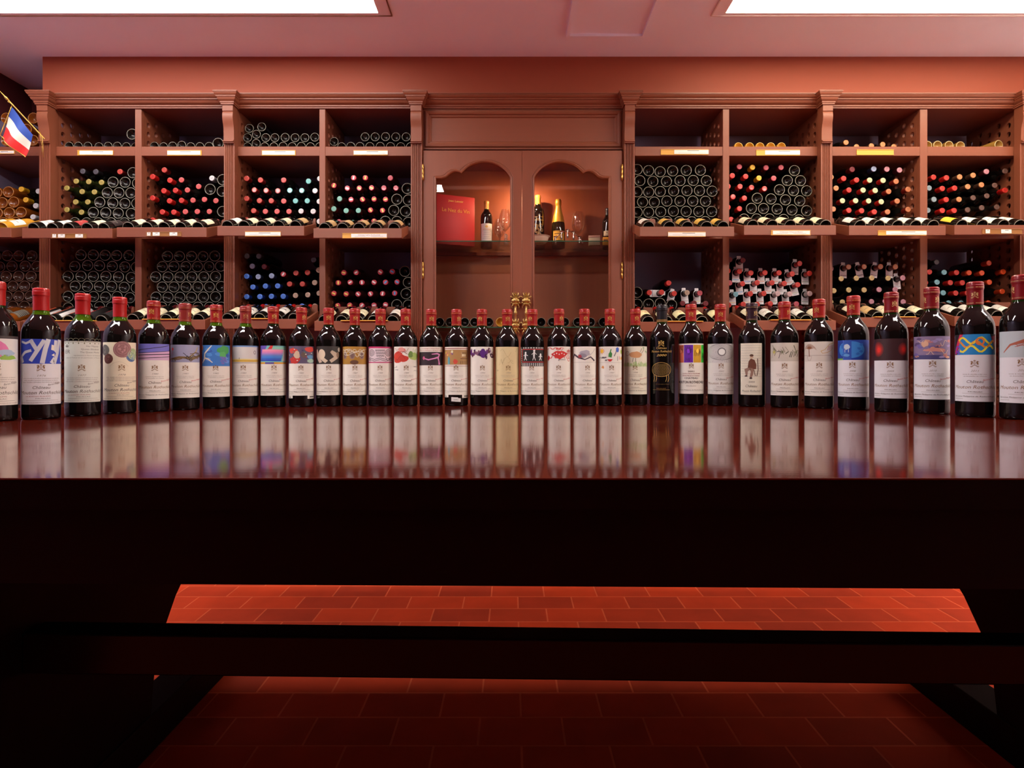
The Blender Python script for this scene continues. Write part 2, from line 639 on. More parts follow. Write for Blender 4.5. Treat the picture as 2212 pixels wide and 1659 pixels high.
def capital(bm, x0, x1, yf, z0=H_TOP - .004):
    """The cornice profile returned round the head of a pilaster."""
    rows = []
    for d, h in CORN:
        d *= .62
        rows.append([bm.verts.new(p) for p in ((x0 - d, YS, z0 + h), (x0 - d, yf - d, z0 + h), (x1 + d, yf - d, z0 + h), (x1 + d, YS, z0 + h))])
    for a, b in zip(rows, rows[1:]):
        for k in range(3):
            bm.faces.new((a[k], a[k + 1], b[k + 1], b[k]))
    bm.faces.new(rows[0])
    bm.faces.new(rows[-2][::-1])
    bm.faces.new((rows[-2][0], rows[-2][3], rows[0][3], rows[0][0]))


def pilaster(unit, og, pxl, pxr):
    x0, x1 = xat(pxl, 3.66), xat(pxr, 3.66)
    bm = bmesh.new()
    cornice(bm, x0 - .044, x1 + .044, YS - .0005)
    build('cornice_block', bm, WOOD, unit, og)
    yf = 3.652
    bm = bmesh.new()
    w = x1 - x0
    pts = [(x0, YS - .0032), (x0, yf)]
    for g in (.2, .36, .52, .68, .82):         # flutes
        gx = x0 + w * g
        pts += [(gx - .0035, yf), (gx - .0012, yf + .006), (gx + .0012, yf + .006), (gx + .0035, yf)]
    pts += [(x1, yf), (x1, YS - .0032)]
    prism(bm, pts, 'z', 0.0, H_TOP - .22)
    p = build('pilaster', bm, WOODV, unit, og, smooth=30)
    bm = bmesh.new()
    c = []
    z1 = H_TOP
    c += [(YS - .0032, z1), (3.630, z1), (3.630, z1 - .040), (3.634, z1 - .043)]
    for k in range(13):
        t = k / 12
        z = z1 - .046 - .165 * t
        d = .024 * (1 - t) ** 1.1 * (1 + .5 * math.sin(PI * min(1, t * 1.9))) + .010 * (t ** 2.4)
        c.append((3.656 - d, z))
    c += [(3.640, z1 - .214), (3.634, z1 - .217), (3.634, z1 - .223), (3.640, z1 - .226), (3.640, z1 - .231), (YS - .0032, z1 - .231)]
    prism(bm, c, 'x', x0 + .001, x1 - .001)
    build('corbel', bm, WOODV, p, og, smooth=30)
    bm = bmesh.new()
    capital(bm, x0, x1, 3.630)
    build('capital', bm, WOOD, p, og)
    return p


def perforated(x0, x1, ya, z0, z1, ncol=5, pitch=.0775, row=.056, rad=.0172):
    """An upright board with staggered rows of round holes bored through it."""
    b2 = bmesh.new()
    N = 14
    ring = [(math.cos(2 * PI * (k + .5) / N), math.sin(2 * PI * (k + .5) / N)) for k in range(N)]

    def quad(a, b, c, d):
        for x in (x0, x1):
            b2.faces.new([b2.verts.new((x, p[0], p[1])) for p in (a, b, c, d)])
    for c in range(ncol):
        yc = ya + (c + .5) * pitch
        off = row / 2 if c % 2 else 0.0
        n = int((z1 - z0 - off) / row)
        yl, yr = yc - pitch / 2, yc + pitch / 2
        if off:
            quad((yl, z0), (yr, z0), (yr, z0 + off), (yl, z0 + off))
        quad((yl, z0 + off + n * row), (yr, z0 + off + n * row), (yr, z1), (yl, z1))
        for k in range(n):
            zc = z0 + off + (k + .5) * row
            outer = []
            for a, b in ring:
                s = min(pitch / 2 / max(abs(a), 1e-6), row / 2 / max(abs(b), 1e-6))
                outer.append((yc + a * s, zc + b * s))
            inner = [(yc + a * rad, zc + b * rad) for a, b in ring]
            for i in range(N):
                j = (i + 1) % N
                pts = [inner[i], outer[i]]
                oa, ob = outer[i], outer[j]
                if abs(oa[0] - ob[0]) > 1e-5 and abs(oa[1] - ob[1]) > 1e-5:      # corner of the cell between them
                    cy = yr if ring[i][0] + ring[j][0] > 0 else yl
                    cz = zc + row / 2 if ring[i][1] + ring[j][1] > 0 else zc - row / 2
                    pts.append((cy, cz))
                pts += [outer[j], inner[j]]
                for x in (x0, x1):
                    b2.faces.new([b2.verts.new((x, p[0], p[1])) for p in pts])
                b2.faces.new([b2.verts.new(p) for p in ((x0, *inner[i]), (x1, *inner[i]), (x1, *inner[j]), (x0, *inner[j]))])
    for y in (ya, ya + ncol * pitch):
        b2.faces.new([b2.verts.new(p) for p in ((x0, y, z0), (x1, y, z0), (x1, y, z1), (x0, y, z1))])
    bmesh.ops.remove_doubles(b2, verts=b2.verts, dist=1e-5)
    return b2


def card_on(parent, og, px0, py0, px1, py1, depth, col='y', card=None, lines=(), words=None, tilt=0.0, cardcol=(236, 232, 226)):
    """A strip of price-card holder fixed to a shelf front, with its printed card."""
    x0, x1 = xat(px0, depth), xat(px1, depth)
    z0, z1 = zat(py1, depth), zat(py0, depth)
    bm = bmesh.new()
    bbox(bm, x0, x1, depth - .004, depth + .001, z0, z1, r=.001, seg=1)
    box(bm, x0, x1, depth - .0062, depth - .0035, z1 - .003, z1)
    box(bm, x0, x1, depth - .0062, depth - .0035, z0, z0 + .003)
    h = build('label_holder', bm, HOLDER if col == 'y' else HOLDERB, parent, og)
    cards = card if isinstance(card, list) else ([card] if card else [])
    for c in cards:
        f = Flat()
        cx0, cx1 = x0 + (x1 - x0) * c[0], x0 + (x1 - x0) * c[1]
        w, hh = (cx1 - cx0) * 1000, (z1 - z0) * 1000
        a, b_ = hh * .14, hh * .86
        f.rect(0, a, w, b_, cardcol, 0)
        if words:
            f.text(words, w / 2, b_ - 10, 8.5, (120, 40, 40), 2, width=w * .62)
            f.rect(w * .1, a + 5, w * .4, a + 6.2, (120, 116, 112), 1)
            f.rect(w * .55, a + 5, w * .9, a + 6.2, (120, 116, 112), 1)
        else:
            f.rect(w * .38, b_ - 6.5, w * .72, b_ - 3.5, (96, 92, 88), 1)
            f.rect(w * .12, a + 6, w * .5, a + 7.2, (150, 146, 140), 1)
            f.rect(w * .7, a + 6, w * .92, a + 7.2, (150, 146, 140), 1)
        me = f.mesh('price_card', INK, lambda u, v, hgt: (u, -hgt, v), step=0)
        o = bpy.data.objects.new('price_card', me)
        COL.objects.link(o)
        o.parent = h
        o.location = Vector((cx0, depth - .0068, z0)) - Vector(og)
    return h


RACKS = [
    # name of the place, label, bins (pixel edges of each opening), upright between them, pilasters, perforated boards at, price cards
    ('far', 'red-brown wine rack bay cut off by the edge of the picture, full of amber bottles', [(-62, 87)], None, [], None,
     [(-14, 325.5, 32, 333, 'y', (0, 1))]),
    ('a', 'red-brown double wine rack under the cornice beside the small flag', [(118, 292), (306, 485)], (292, 306), [(87, 111)], 'L',
     [(168, 325, 245, 336, 'y', (.07, 1)), (362, 325, 436, 336.5, 'y', (.01, .97))]),
    ('b', 'red-brown double wine rack joining the glass cabinet on its left', [(512, 690), (703, 888)], (690, 703), [(485, 508)], 'L',
     [(566, 325, 639, 336.5, 'y', (.02, .98)), (764, 325, 838, 336, 'y', (.01, 1))]),
    ('c', 'red-brown double wine rack joining the glass cabinet on its right', [(1371, 1561), (1575, 1772)], (1561, 1575), [], 'R',
     [(1427, 323, 1530, 335, 'y', (.28, 1)), (1633, 324, 1727, 336.5, 'y', (.2, 1))]),
    ('d', 'red-brown double wine rack at the right end of the wall', [(1796, 1987), (2003, 2199)], (1987, 2003), [(1772, 1794), (2201, 2225)], 'R',
     [(1850, 323.5, 1930, 335.5, 'y', None)]),
]
for nm, lab, bins, mid, pils, side, cards in RACKS:
    e0, e1 = xat(bins[0][0], YS), xat(bins[-1][1], YS)
    unit = thing('wine_rack', lab, 'wine rack', ((e0 + e1) / 2, YS, 0))
    og = unit.location
    for za, zb in ((S1, 1), (S2, 2), (S3, 3), (S4, 4)):
        bm = bmesh.new()
        bbox(bm, e0 + .0005, e1 - .0005, YS, YD, za[0], za[1], r=.002, seg=1)
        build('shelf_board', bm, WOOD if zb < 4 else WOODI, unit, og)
    if nm != 'far':
        bm = bmesh.new()
        box(bm, e0, e1, YS + .004, YD, H_TOP, H_TOP + .02)
        build('top_board', bm, WOODI, unit, og)
        bm = bmesh.new()
        cornice(bm, xat({'a': 111, 'b': 508, 'c': 1370, 'd': 1794}[nm], 3.66) + .0445, xat({'a': 485, 'b': 888, 'c': 1772, 'd': 2201}[nm], 3.66) - .0445, YS - .0005)
        build('cornice', bm, WOOD, unit, og)
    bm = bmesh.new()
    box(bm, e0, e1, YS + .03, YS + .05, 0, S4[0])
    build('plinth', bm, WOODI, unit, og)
    ztop = H_TOP if nm != 'far' else S1[1]
    stiles = ([mid] if mid else []) + [(a, a + 31 if a < 200 else b + 4) for a, b in pils]
    for a, b in stiles:
        bm = bmesh.new()
        bbox(bm, xat(a, YS), xat(b, YS), YS - .003, YS + .030, 0, ztop, r=.002, seg=1)
        build('upright', bm, WOODV, unit, og)
    if side:
        edges = [b_[0] for b_ in bins] if side == 'L' else [b_[1] for b_ in bins]
        for e in edges:
            xx = xat(e, YS)
            b2 = perforated(xx - .016 if side == 'L' else xx, xx if side == 'L' else xx + .016, YS + .032, S4[1], H_TOP)
            build('perforated_side', b2, WOOD, unit, og)
        # the plain board on the other flank
        xa, xb = (e1 + .012, e1 + .017) if side == 'L' else (e0 - .017, e0 - .012)
        bm = bmesh.new()
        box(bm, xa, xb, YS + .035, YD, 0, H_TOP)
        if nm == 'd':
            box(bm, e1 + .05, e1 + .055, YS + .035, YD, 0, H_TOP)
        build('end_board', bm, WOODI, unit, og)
    for a, b in pils:
        pilaster(unit, og, a, b)
    for c in cards:
        card_on(unit, og, *c[:4], YS, c[4], card=c[5])

# ------------------------------------------------------------------ the glass-fronted cabinet
cab = thing('display_cabinet', 'tall red-brown display cabinet with two arched glass doors between the wine racks', 'cabinet', (.066, YS, 0))
og = cab.location
kx0, kx1 = xat(912, YS), xat(1348, YS)
pilaster(cab, og, 888, 912)
pilaster(cab, og, 1348, 1370)
YKB = 4.16
for a, b in ((kx0 - .045, kx0 - .03), (kx1 + .03, kx1 + .045)):
    bm = bmesh.new()
    box(bm, a, b, YS, YKB, 0, H_TOP)
    build('side_board', bm, WOODI, cab, og)
for a, b in ((888, 913), (1347, 1371)):
    bm = bmesh.new()
    box(bm, xat(a, YS), xat(b, YS), YS - .003, YS + .03, 0, H_TOP)
    build('upright', bm, WOODV, cab, og)
bm = bmesh.new()
box(bm, kx0 - .03, kx1 + .03, YKB - .02, YKB, 0, H_TOP)
build('back_board', bm, mat('cabinet_back_wood', (150, 84, 58), rough=0.4, grain=(30, 6, 1.2), amount=0.12), cab, og)
bm = bmesh.new()
box(bm, kx0 - .03, kx1 + .03, YS + .03, YKB - .02, CZ + 1.36, CZ + 1.38)
build('top_board', bm, WOODI, cab, og)
bm = bmesh.new()
box(bm, kx0 - .03, kx1 + .03, YS + .03, YKB - .02, CZ - .34, CZ - .32)
build('bottom_board', bm, WOODI, cab, og)
bm = bmesh.new()
cornice(bm, xat(912, 3.66) + .0445, xat(1348, 3.66) - .0445, YS - .0005)
build('cornice', bm, WOOD, cab, og)
# frieze: stepped frame round a sunk panel
bm = bmesh.new()
fx0, fx1, fz0, fz1 = xat(914, YS), xat(1346, YS), zat(322.5, YS), H_TOP
STEP = [(0, .012), (.010, .012), (.016, .002), (.026, .000), (.034, .004), (.038, .012), (.046, .014), (.052, .022), (.058, .022)]
rows = []
for d, dep in STEP:
    rows.append([bm.verts.new(p) for p in ((fx0 + d, YS + dep - .012, fz0 + d), (fx1 - d, YS + dep - .012, fz0 + d), (fx1 - d, YS + dep - .012, fz1 - d), (fx0 + d, YS + dep - .012, fz1 - d))])
for a, b_ in zip(rows, rows[1:]):
    for k in range(4):
        bm.faces.new((a[k], a[(k + 1) % 4], b_[(k + 1) % 4], b_[k]))
bm.faces.new(rows[-1])
build('frieze_panel', bm, WOOD, cab, og)
bm = bmesh.new()
box(bm, kx0 - .03, kx1 + .03, YS + .024, YS + .04, fz0 - .004, H_TOP)
build('frieze_backing', bm, WOODI, cab, og)

YDOOR = 3.668                                   # face of the doors
ARCH = [(940, 384), (955, 383.5), (963, 380.5), (969, 374.5), (976, 370), (983, 368.5), (990, 369.5), (995.5, 372), (1000.5, 366.5), (1008, 359.5),
        (1017, 354), (1028, 350.2), (1038, 348.3), (1047, 347.8), (1057, 348.6), (1067, 351.2), (1077, 355.6), (1086, 361.5), (1094, 368.8), (1100, 376.5), (1104, 384)]


def shape2d(loops, extrude, bevel=0.0):
    cu = bpy.data.curves.new('s', 'CURVE')
    cu.dimensions = '2D'
    cu.fill_mode = 'BOTH'
    cu.extrude = extrude
    cu.bevel_depth = bevel
    cu.bevel_resolution = 1
    for lp in loops:
        sp = cu.splines.new('POLY')
        sp.points.add(len(lp) - 1)
        for p, (x, y) in zip(sp.points, lp):
            p.co = (x, y, 0, 1)
        sp.use_cyclic_u = True
    ob = bpy.data.objects.new('s', cu)
    COL.objects.link(ob)
    dg = bpy.context.evaluated_depsgraph_get()
    dg.update()
    me = ob.evaluated_get(dg).to_mesh()
    bm = bmesh.new()
    bm.from_mesh(me)
    ob.evaluated_get(dg).to_mesh_clear()
    bpy.data.objects.remove(ob)
    bpy.data.curves.remove(cu)
    # curve plane (x,y) -> upright plane (x, ., z), front facing the room
    for v in bm.verts:
        v.co = Vector((v.co.x, v.co.z, v.co.y))
    return bm


DZ0, DZ1 = CZ - .30, zat(325.5, YDOOR)
for side in (-1, 1):
    mirror = (lambda p: p) if side < 0 else (lambda p: (2256.5 - p[0], p[1]))
    door = bpy.data.objects.new('door', None)
    COL.objects.link(door)
    door.parent = cab
    arch = [mirror(p) for p in ARCH]
    gl = [(xat(x, YDOOR), zat(y, YDOOR)) for x, y in arch]
    zb = DZ0 + .12
    hole = gl + [(gl[-1][0], zb), (gl[0][0], zb)]
    if side < 0:
        dx0, dx1 = xat(915, YDOOR), xat(1126.6, YDOOR)
    else:
        dx0, dx1 = xat(1128.2, YDOOR), xat(1343, YDOOR)
    bm = shape2d([[(dx0, DZ0), (dx1, DZ0), (dx1, DZ1), (dx0, DZ1)], hole], .011, .0015)
    bmesh.ops.translate(bm, verts=bm.verts, vec=(0, YDOOR + .012, 0))
    build('door_frame', bm, WOODV, door, og)
    for nm, off, rr in (('glazing_bead', .0, .0064), ):
        bm = bmesh.new()
        cxm = sum(p[0] for p in hole) / len(hole)
        loop = hole + [hole[0]]
        tube(bm, [(p[0], YDOOR - .001, p[1]) for p in loop], rr, 6)
        # outer run of the moulding, one step further from the glass
        czm = CZ + .45
        out = [(p[0] + (.010 if p[0] > cxm else -.010) * min(1, abs(p[0] - cxm) / .08), p[1] + (.009 if p[1] > czm else -.009)) for p in hole]
        out = out + [out[0]]
        tube(bm, [(p[0], YDOOR + .0015, p[1]) for p in out], .0035, 6)
        build('door_moulding', bm, WOOD, door, og, smooth=50)
    bm = shape2d([hole], .0015)
    bmesh.ops.translate(bm, verts=bm.verts, vec=(0, YDOOR + .016, 0))
    bm2 = bmesh.new()
    bm2.faces.new([bm2.verts.new((p[0], YDOOR + .016, p[1])) for p in hole])
    bm.free()
    build('glass_pane', bm2, PANE, door, og)
    # hinges
    hx = xat(913.5, 3.655) if side < 0 else xat(1344, 3.655)
    for pa, pb in ((355, 388), (567, 601)):
        bm = bmesh.new()
        za, zb_ = zat(pb, 3.655), zat(pa, 3.655)
        lathe(bm, [(0, za - .004), (.003, za - .003), (.0035, za), (.0055, za + .001), (.0055, za + (zb_ - za) * .33), (.005, za + (zb_ - za) * .335), (.0055, za + (zb_ - za) * .34),
                   (.0055, za + (zb_ - za) * .66), (.005, za + (zb_ - za) * .665), (.0055, za + (zb_ - za) * .67), (.0055, zb_ - .001), (.0035, zb_), (.003, zb_ + .003), (0, zb_ + .004)], 10,
              centre=(hx, 3.657, 0))
        build('hinge', bm, BRASS, door, og)
    # cast handle: two leafy bosses joined by a turned bar
    hxc = xat(1113.5, 3.645) if side < 0 else xat(1136.5, 3.645)
    zt_, zb2 = zat(631, 3.645), zat(722, 3.645)
    L = zt_ - zb2
    prof = [(0, 0), (.004, .003), (.0055, .012), (.004, .024), (.0075, .036), (.009, .045), (.006, .056), (.004, .066), (.0105, .082), (.007, .092), (.011, .10), (.0125, .108), (.008, .12),
            (.0085, .135), (.0155, .16), (.0175, .19), (.015, .215), (.010, .235), (.014, .25), (.0155, .262), (.010, .28), (.006, .295), (.0055, .31), (.0055, .415), (.0085, .425), (.009, .44), (.0065, .446)]
    full = [(r, v) for r, v in prof] + [(r, .9 - v) for r, v in reversed(prof)]
    bm = bmesh.new()

    def leafy(a, z):
        v = (z - zb2) / L
        v = min(v / 1.0, 1 - v) * 1.0
        return .22 * math.cos(6 * a) if .11 < v < .30 else 0.0
    lathe(bm, [(r * 1.3, zb2 + L * (v / .9)) for r, v in full], 24, centre=(hxc, 3.645, 0), wob=leafy)
    hd = build('handle', bm, ANTIQUE, door, og, smooth=60)
    for vz in (.19, .81):                       # scrolled leaves standing out from the bosses
        bm = bmesh.new()
        zc = zb2 + L * vz
        for s in (-1, 1):
            for dz, ln in ((.018, 1.0), (-.016, .95), (.032, .6), (-.034, .75)):
                pts = [(hxc + s * .012, 3.645, zc + dz * .6), (hxc + s * .020 * ln, 3.642, zc + dz * .9), (hxc + s * .0275 * ln, 3.642, zc + dz * 1.05), (hxc + s * .0295 * ln, 3.644, zc + dz * 1.3), (hxc + s * .025 * ln, 3.644, zc + dz * 1.45)]
                tube(bm, pts, [.0045, .004, .0034, .0028, .0016], 6)
        build('handle_leaves', bm, ANTIQUE, hd, og)
    bm = bmesh.new()
    for vz in (.19, .81):
        zc = zb2 + L * vz
        tube(bm, [(hxc, 3.65, zc), (hxc, YDOOR + .002, zc)], .006, 8)
    build('handle_post', bm, ANTIQUE, hd, og)

# glass shelves inside
GS1, GS2 = zat(520, 3.78), zat(706, 3.78)
for z in (GS1, GS2):
    bm = bmesh.new()
    box(bm, kx0 - .028, kx1 + .028, 3.78, YKB - .025, z - .006, z)
    gs = build('glass_shelf', bm, GREENEDGE, cab, og)
    bm = bmesh.new()
    box(bm, kx0 - .028, kx1 + .028, 3.7785, 3.7805, z - .0062, z + .0002)
    build('shelf_edge', bm, GEDGE, gs, og)
    bm = bmesh.new()
    box(bm, kx0 - .028, kx1 + .028, YKB - .045, YKB - .021, z - .03, z - .007)
    build('shelf_ledge', bm, WOODI, cab, og)
# little warm lamp behind the meeting stiles
lamp = thing('cabinet_lamp', 'small warm lamp inside the cabinet behind the meeting of the two doors', 'lamp', (xat(1136, 3.93), 3.93, CZ + 1.21))
og2 = lamp.location
bm = bmesh.new()
lathe(bm, [(0, .1495), (.008, .1495), (.008, .03), (.016, .026), (.019, .0), (.017, .0), (.010, .02), (0, .02)], 16, centre=og2)
build('lamp_housing', bm, BRASS, lamp, og2)
bm = bmesh.new()
lathe(bm, [(0, .018), (.007, .012), (.0095, .0), (.006, -.008), (0, -.011)], 14, centre=og2)
build('lamp_bulb', bm, mat('lit_bulb', (255, 220, 170), emit=((1.0, .60, .32), 3000.0)), lamp, og2)

# ------------------------------------------------------------------ bottles: shared meshes
PUNT = [(0, .024), (.010, .0225), (.018, .016), (.0255, .007), (.0305, .0014), (.0322, .0), (.0338, -.0004), (.0354, .0004), (.0366, .0030), (.0372, .010)]
NECK = [(.0372, .188), (.0370, .196), (.0358, .206), (.0325, .217), (.0268, .228), (.0208, .238), (.0172, .247), (.0152, .257), (.0146, .266), (.0143, .284), (.0155, .286), (.0155, .296), (.0120, .298), (0, .298)]
BURG = [(.0372, .130), (.0369, .150), (.0345, .178), (.0290, .206), (.0225, .232), (.0175, .254), (.0150, .272), (.0143, .284), (.0155, .286), (.0155, .296), (.0120, .298), (0, .298)]


def bottle_mesh(name, glass, lit_heel, prof=NECK, k=.955, segs=24):
    bm = bmesh.new()
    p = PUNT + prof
    mis = [1 if 5 <= i <= 6 else 0 for i in range(len(p) - 1)]  # heel ring takes the paler tone that paints caught light
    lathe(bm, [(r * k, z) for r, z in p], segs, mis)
    bmesh.ops.recalc_face_normals(bm, faces=bm.faces)
    me = bpy.data.meshes.new(name)
    bm.to_mesh(me)
    bm.free()
    me.materials.append(glass)
    me.materials.append(lit_heel)
    me.set_sharp_from_angle(angle=R(50))
    return me


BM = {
    'dark': bottle_mesh('dark_bottle', GLASSB, HEEL_LIT),
    'burg': bottle_mesh('dark_sloping_bottle', GLASSB, HEEL_LIT, BURG),
    'amber': bottle_mesh('amber_bottle', AMBER, AMBER_LIT),
    'brown': bottle_mesh('brown_bottle', BROWNB, BROWN_LIT),
    'honey': bottle_mesh('honey_bottle', HONEY, HONEY_LIT),
    'pale': bottle_mesh('pale_bottle', PALEB, PALE_LIT),
    'green': bottle_mesh('green_neck_bottle', mat('olive_bottle_glass', (30, 34, 12), rough=0.08), HEEL_LIT),
    'maroon': bottle_mesh('maroon_bottle', mat('maroon_bottle_glass', (34, 12, 12), rough=0.1), HEEL_LIT),
}

# capsule styles: side colour, end colour, sticker colour, words for the label, bottle mesh, capsule length
RED, PINK, MAR = (190, 30, 26), (206, 90, 88), (96, 16, 24)
STY = {
    'R': (RED, (204, 56, 48), None, 'red-capped', 'dark', .062),
    'M': ((120, 20, 22), (196, 76, 66), None, 'red-ended', 'dark', .058),
    'm': (MAR, (120, 40, 48), None, 'maroon-capped', 'dark', .058),
    'P': ((40, 12, 14), PINK, None, 'pink-ended dark-capped', 'dark', .058),
    'K': ((22, 16, 15), (104, 74, 66), None, 'black-capped', 'dark', .06),
    'T': ((14, 34, 38), (120, 190, 186), None, 'teal-ended', 'dark', .058),
    't': ((96, 22, 28), (126, 186, 170), None, 'teal-ended maroon-capped', 'maroon', .058),
    'W': ((60, 14, 18), (226, 214, 214), None, 'white-ended', 'dark', .058),
    'w': ((186, 190, 200), (214, 214, 216), None, 'silver-capped', 'dark', .06),
    'Y': ((190, 140, 20), (232, 180, 50), None, 'yellow-capped', 'dark', .05),
    'G': ((46, 50, 18), (178, 160, 88), None, 'bare-necked green', 'green', .03),
    'D': ((34, 30, 34), (84, 80, 88), None, 'dark-capped', 'dark', .058),
    'O': ((74, 50, 40), (206, 140, 92), None, 'tan-ended brown-capped', 'dark', .058),
    'o': ((128, 34, 26), (196, 124, 84), None, 'tan-ended red-capped', 'dark', .06),
    'N': ((44, 32, 28), (186, 158, 138), None, 'pale-brown-ended', 'dark', .058),
    'C': ((30, 26, 20), (206, 180, 120), None, 'cream-ended', 'dark', .05),
    'V': ((186, 36, 28), (206, 214, 170), None, 'pale-green-ended red-capped', 'dark', .062),
    'B': ((22, 54, 150), (86, 134, 226), None, 'blue-capped', 'dark', .062),
    'b': ((40, 52, 84), (150, 164, 196), None, 'pale-blue-ended', 'dark', .058),
    'S': ((58, 70, 78), (140, 160, 172), None, 'grey-blue-capped', 'dark', .06),
    's': ((40, 66, 74), (130, 186, 198), None, 'turquoise-capped', 'dark', .06),
    'J': ((190, 60, 24), (216, 78, 34), None, 'orange-capped', 'dark', .07),
    'y': (MAR, (196, 60, 74), (226, 200, 96), 'yellow-stickered red-ended', 'maroon', .058),
    'z': (MAR, (200, 70, 84), (224, 220, 222), 'white-stickered red-ended', 'maroon', .058),
    'u': (MAR, (200, 60, 80), (70, 150, 210), 'blue-stickered red-ended', 'maroon', .058),
    'r': (MAR, (190, 80, 92), None, 'red-ended maroon-capped', 'maroon', .058),
    'L': ((206, 190, 186), (216, 180, 180), None, 'pinkish-capped', 'dark', .06),
    'k': ((60, 20, 26), (196, 136, 150), None, 'rose-ended', 'dark', .058),
}


def capsule_mesh(sty, k=1.0):
    side, end, stick, _, _, ln = STY[sty]
    bm = bmesh.new()
    col = bm.loops.layers.float_color.new('Ink')
    z0 = .2985 - ln
    prof = [(.0158, z0), (.0157, .283), (.0168, .2855), (.0169, .296), (.0155, .2995), (.0132, .3002), (.0126, .2990), (0, .2990)]
    fs = lathe(bm, prof, 20)
    cs, ce = (*lin(side), 1), (*lin(end), 1)
    n = 0
    for f in bm.faces:
        top = all(v.co.z > .2955 for v in f.verts)
        for l in f.loops:
            l[col] = ce if top else cs
    def patch(pts, c, z):
        f = bm.faces.new([bm.verts.new((x, y, z)) for x, y in pts])
        for l in f.loops:
            l[col] = (*lin(c), 1)
    ring = [(math.cos(2 * PI * i / 16), math.sin(2 * PI * i / 16)) for i in range(16)]
    dk = tuple(v * .62 for v in end)
    for i in range(16):                          # stamped ring on the end
        a, b = ring[i], ring[(i + 1) % 16]
        patch([(a[0] * .0082, a[1] * .0082), (b[0] * .0082, b[1] * .0082), (b[0] * .0094, b[1] * .0094), (a[0] * .0094, a[1] * .0094)], dk, .2994)
    if stick:
        patch([(-.0105, -.0048), (.0105, -.0048), (.0105, .0048), (-.0105, .0048)], stick, .2998)
    else:
        patch([(-.0046, -.0016), (.0046, -.0016), (.0046, .0016), (-.0046, .0016)], dk, .2994)
    me = bpy.data.meshes.new('capsule')
    bm.to_mesh(me)
    bm.free()
    me.materials.append(FOIL)
    me.set_sharp_from_angle(angle=R(40))
    return me


CAPS = {s: capsule_mesh(s) for s in STY}
_TAGS = {}


def tag_mesh(c):
    """A white card hung on the neck by its hole, with one coloured line."""
    if c in _TAGS:
        return _TAGS[c]
    f = Flat()
    w = 22.5
    f.poly([(-w + 1, -62), (w - 1, -62), (w, -61), (w, 2), (w - 2, 12), (w - 7, 20), (w - 10, 24), (-13, 24), (-17, 19), (-w + 2, 10), (-w, 2), (-w, -61)], (228, 224, 226), 0)
    f.poly([(-13, 24), (10, 24), (11, 27), (11, 37), (9, 39), (-12, 39), (-14, 37), (-14, 27)], (228, 224, 226), 0)
    f.rect(-w + 3, -47, w - 3, -43.5, c, 1)
    f.rect(-w + 9, -55, w - 12, -52.5, (140, 136, 140), 1)
    me = f.mesh('neck_tag', INK, lambda u, v, h: (u, -h, v), step=0)
    _TAGS[c] = me
    return me


ORD = ['', 'first', 'second', 'third', 'fourth', 'fifth', 'sixth', 'seventh', 'eighth', 'ninth', 'tenth', 'eleventh', 'twelfth']
COLN = {'E': 'first', 'A1': 'second', 'A2': 'third', 'B1': 'fourth', 'B2': 'fifth', 'C1': 'sixth', 'C2': 'seventh', 'D1': 'eighth', 'D2': 'ninth'}

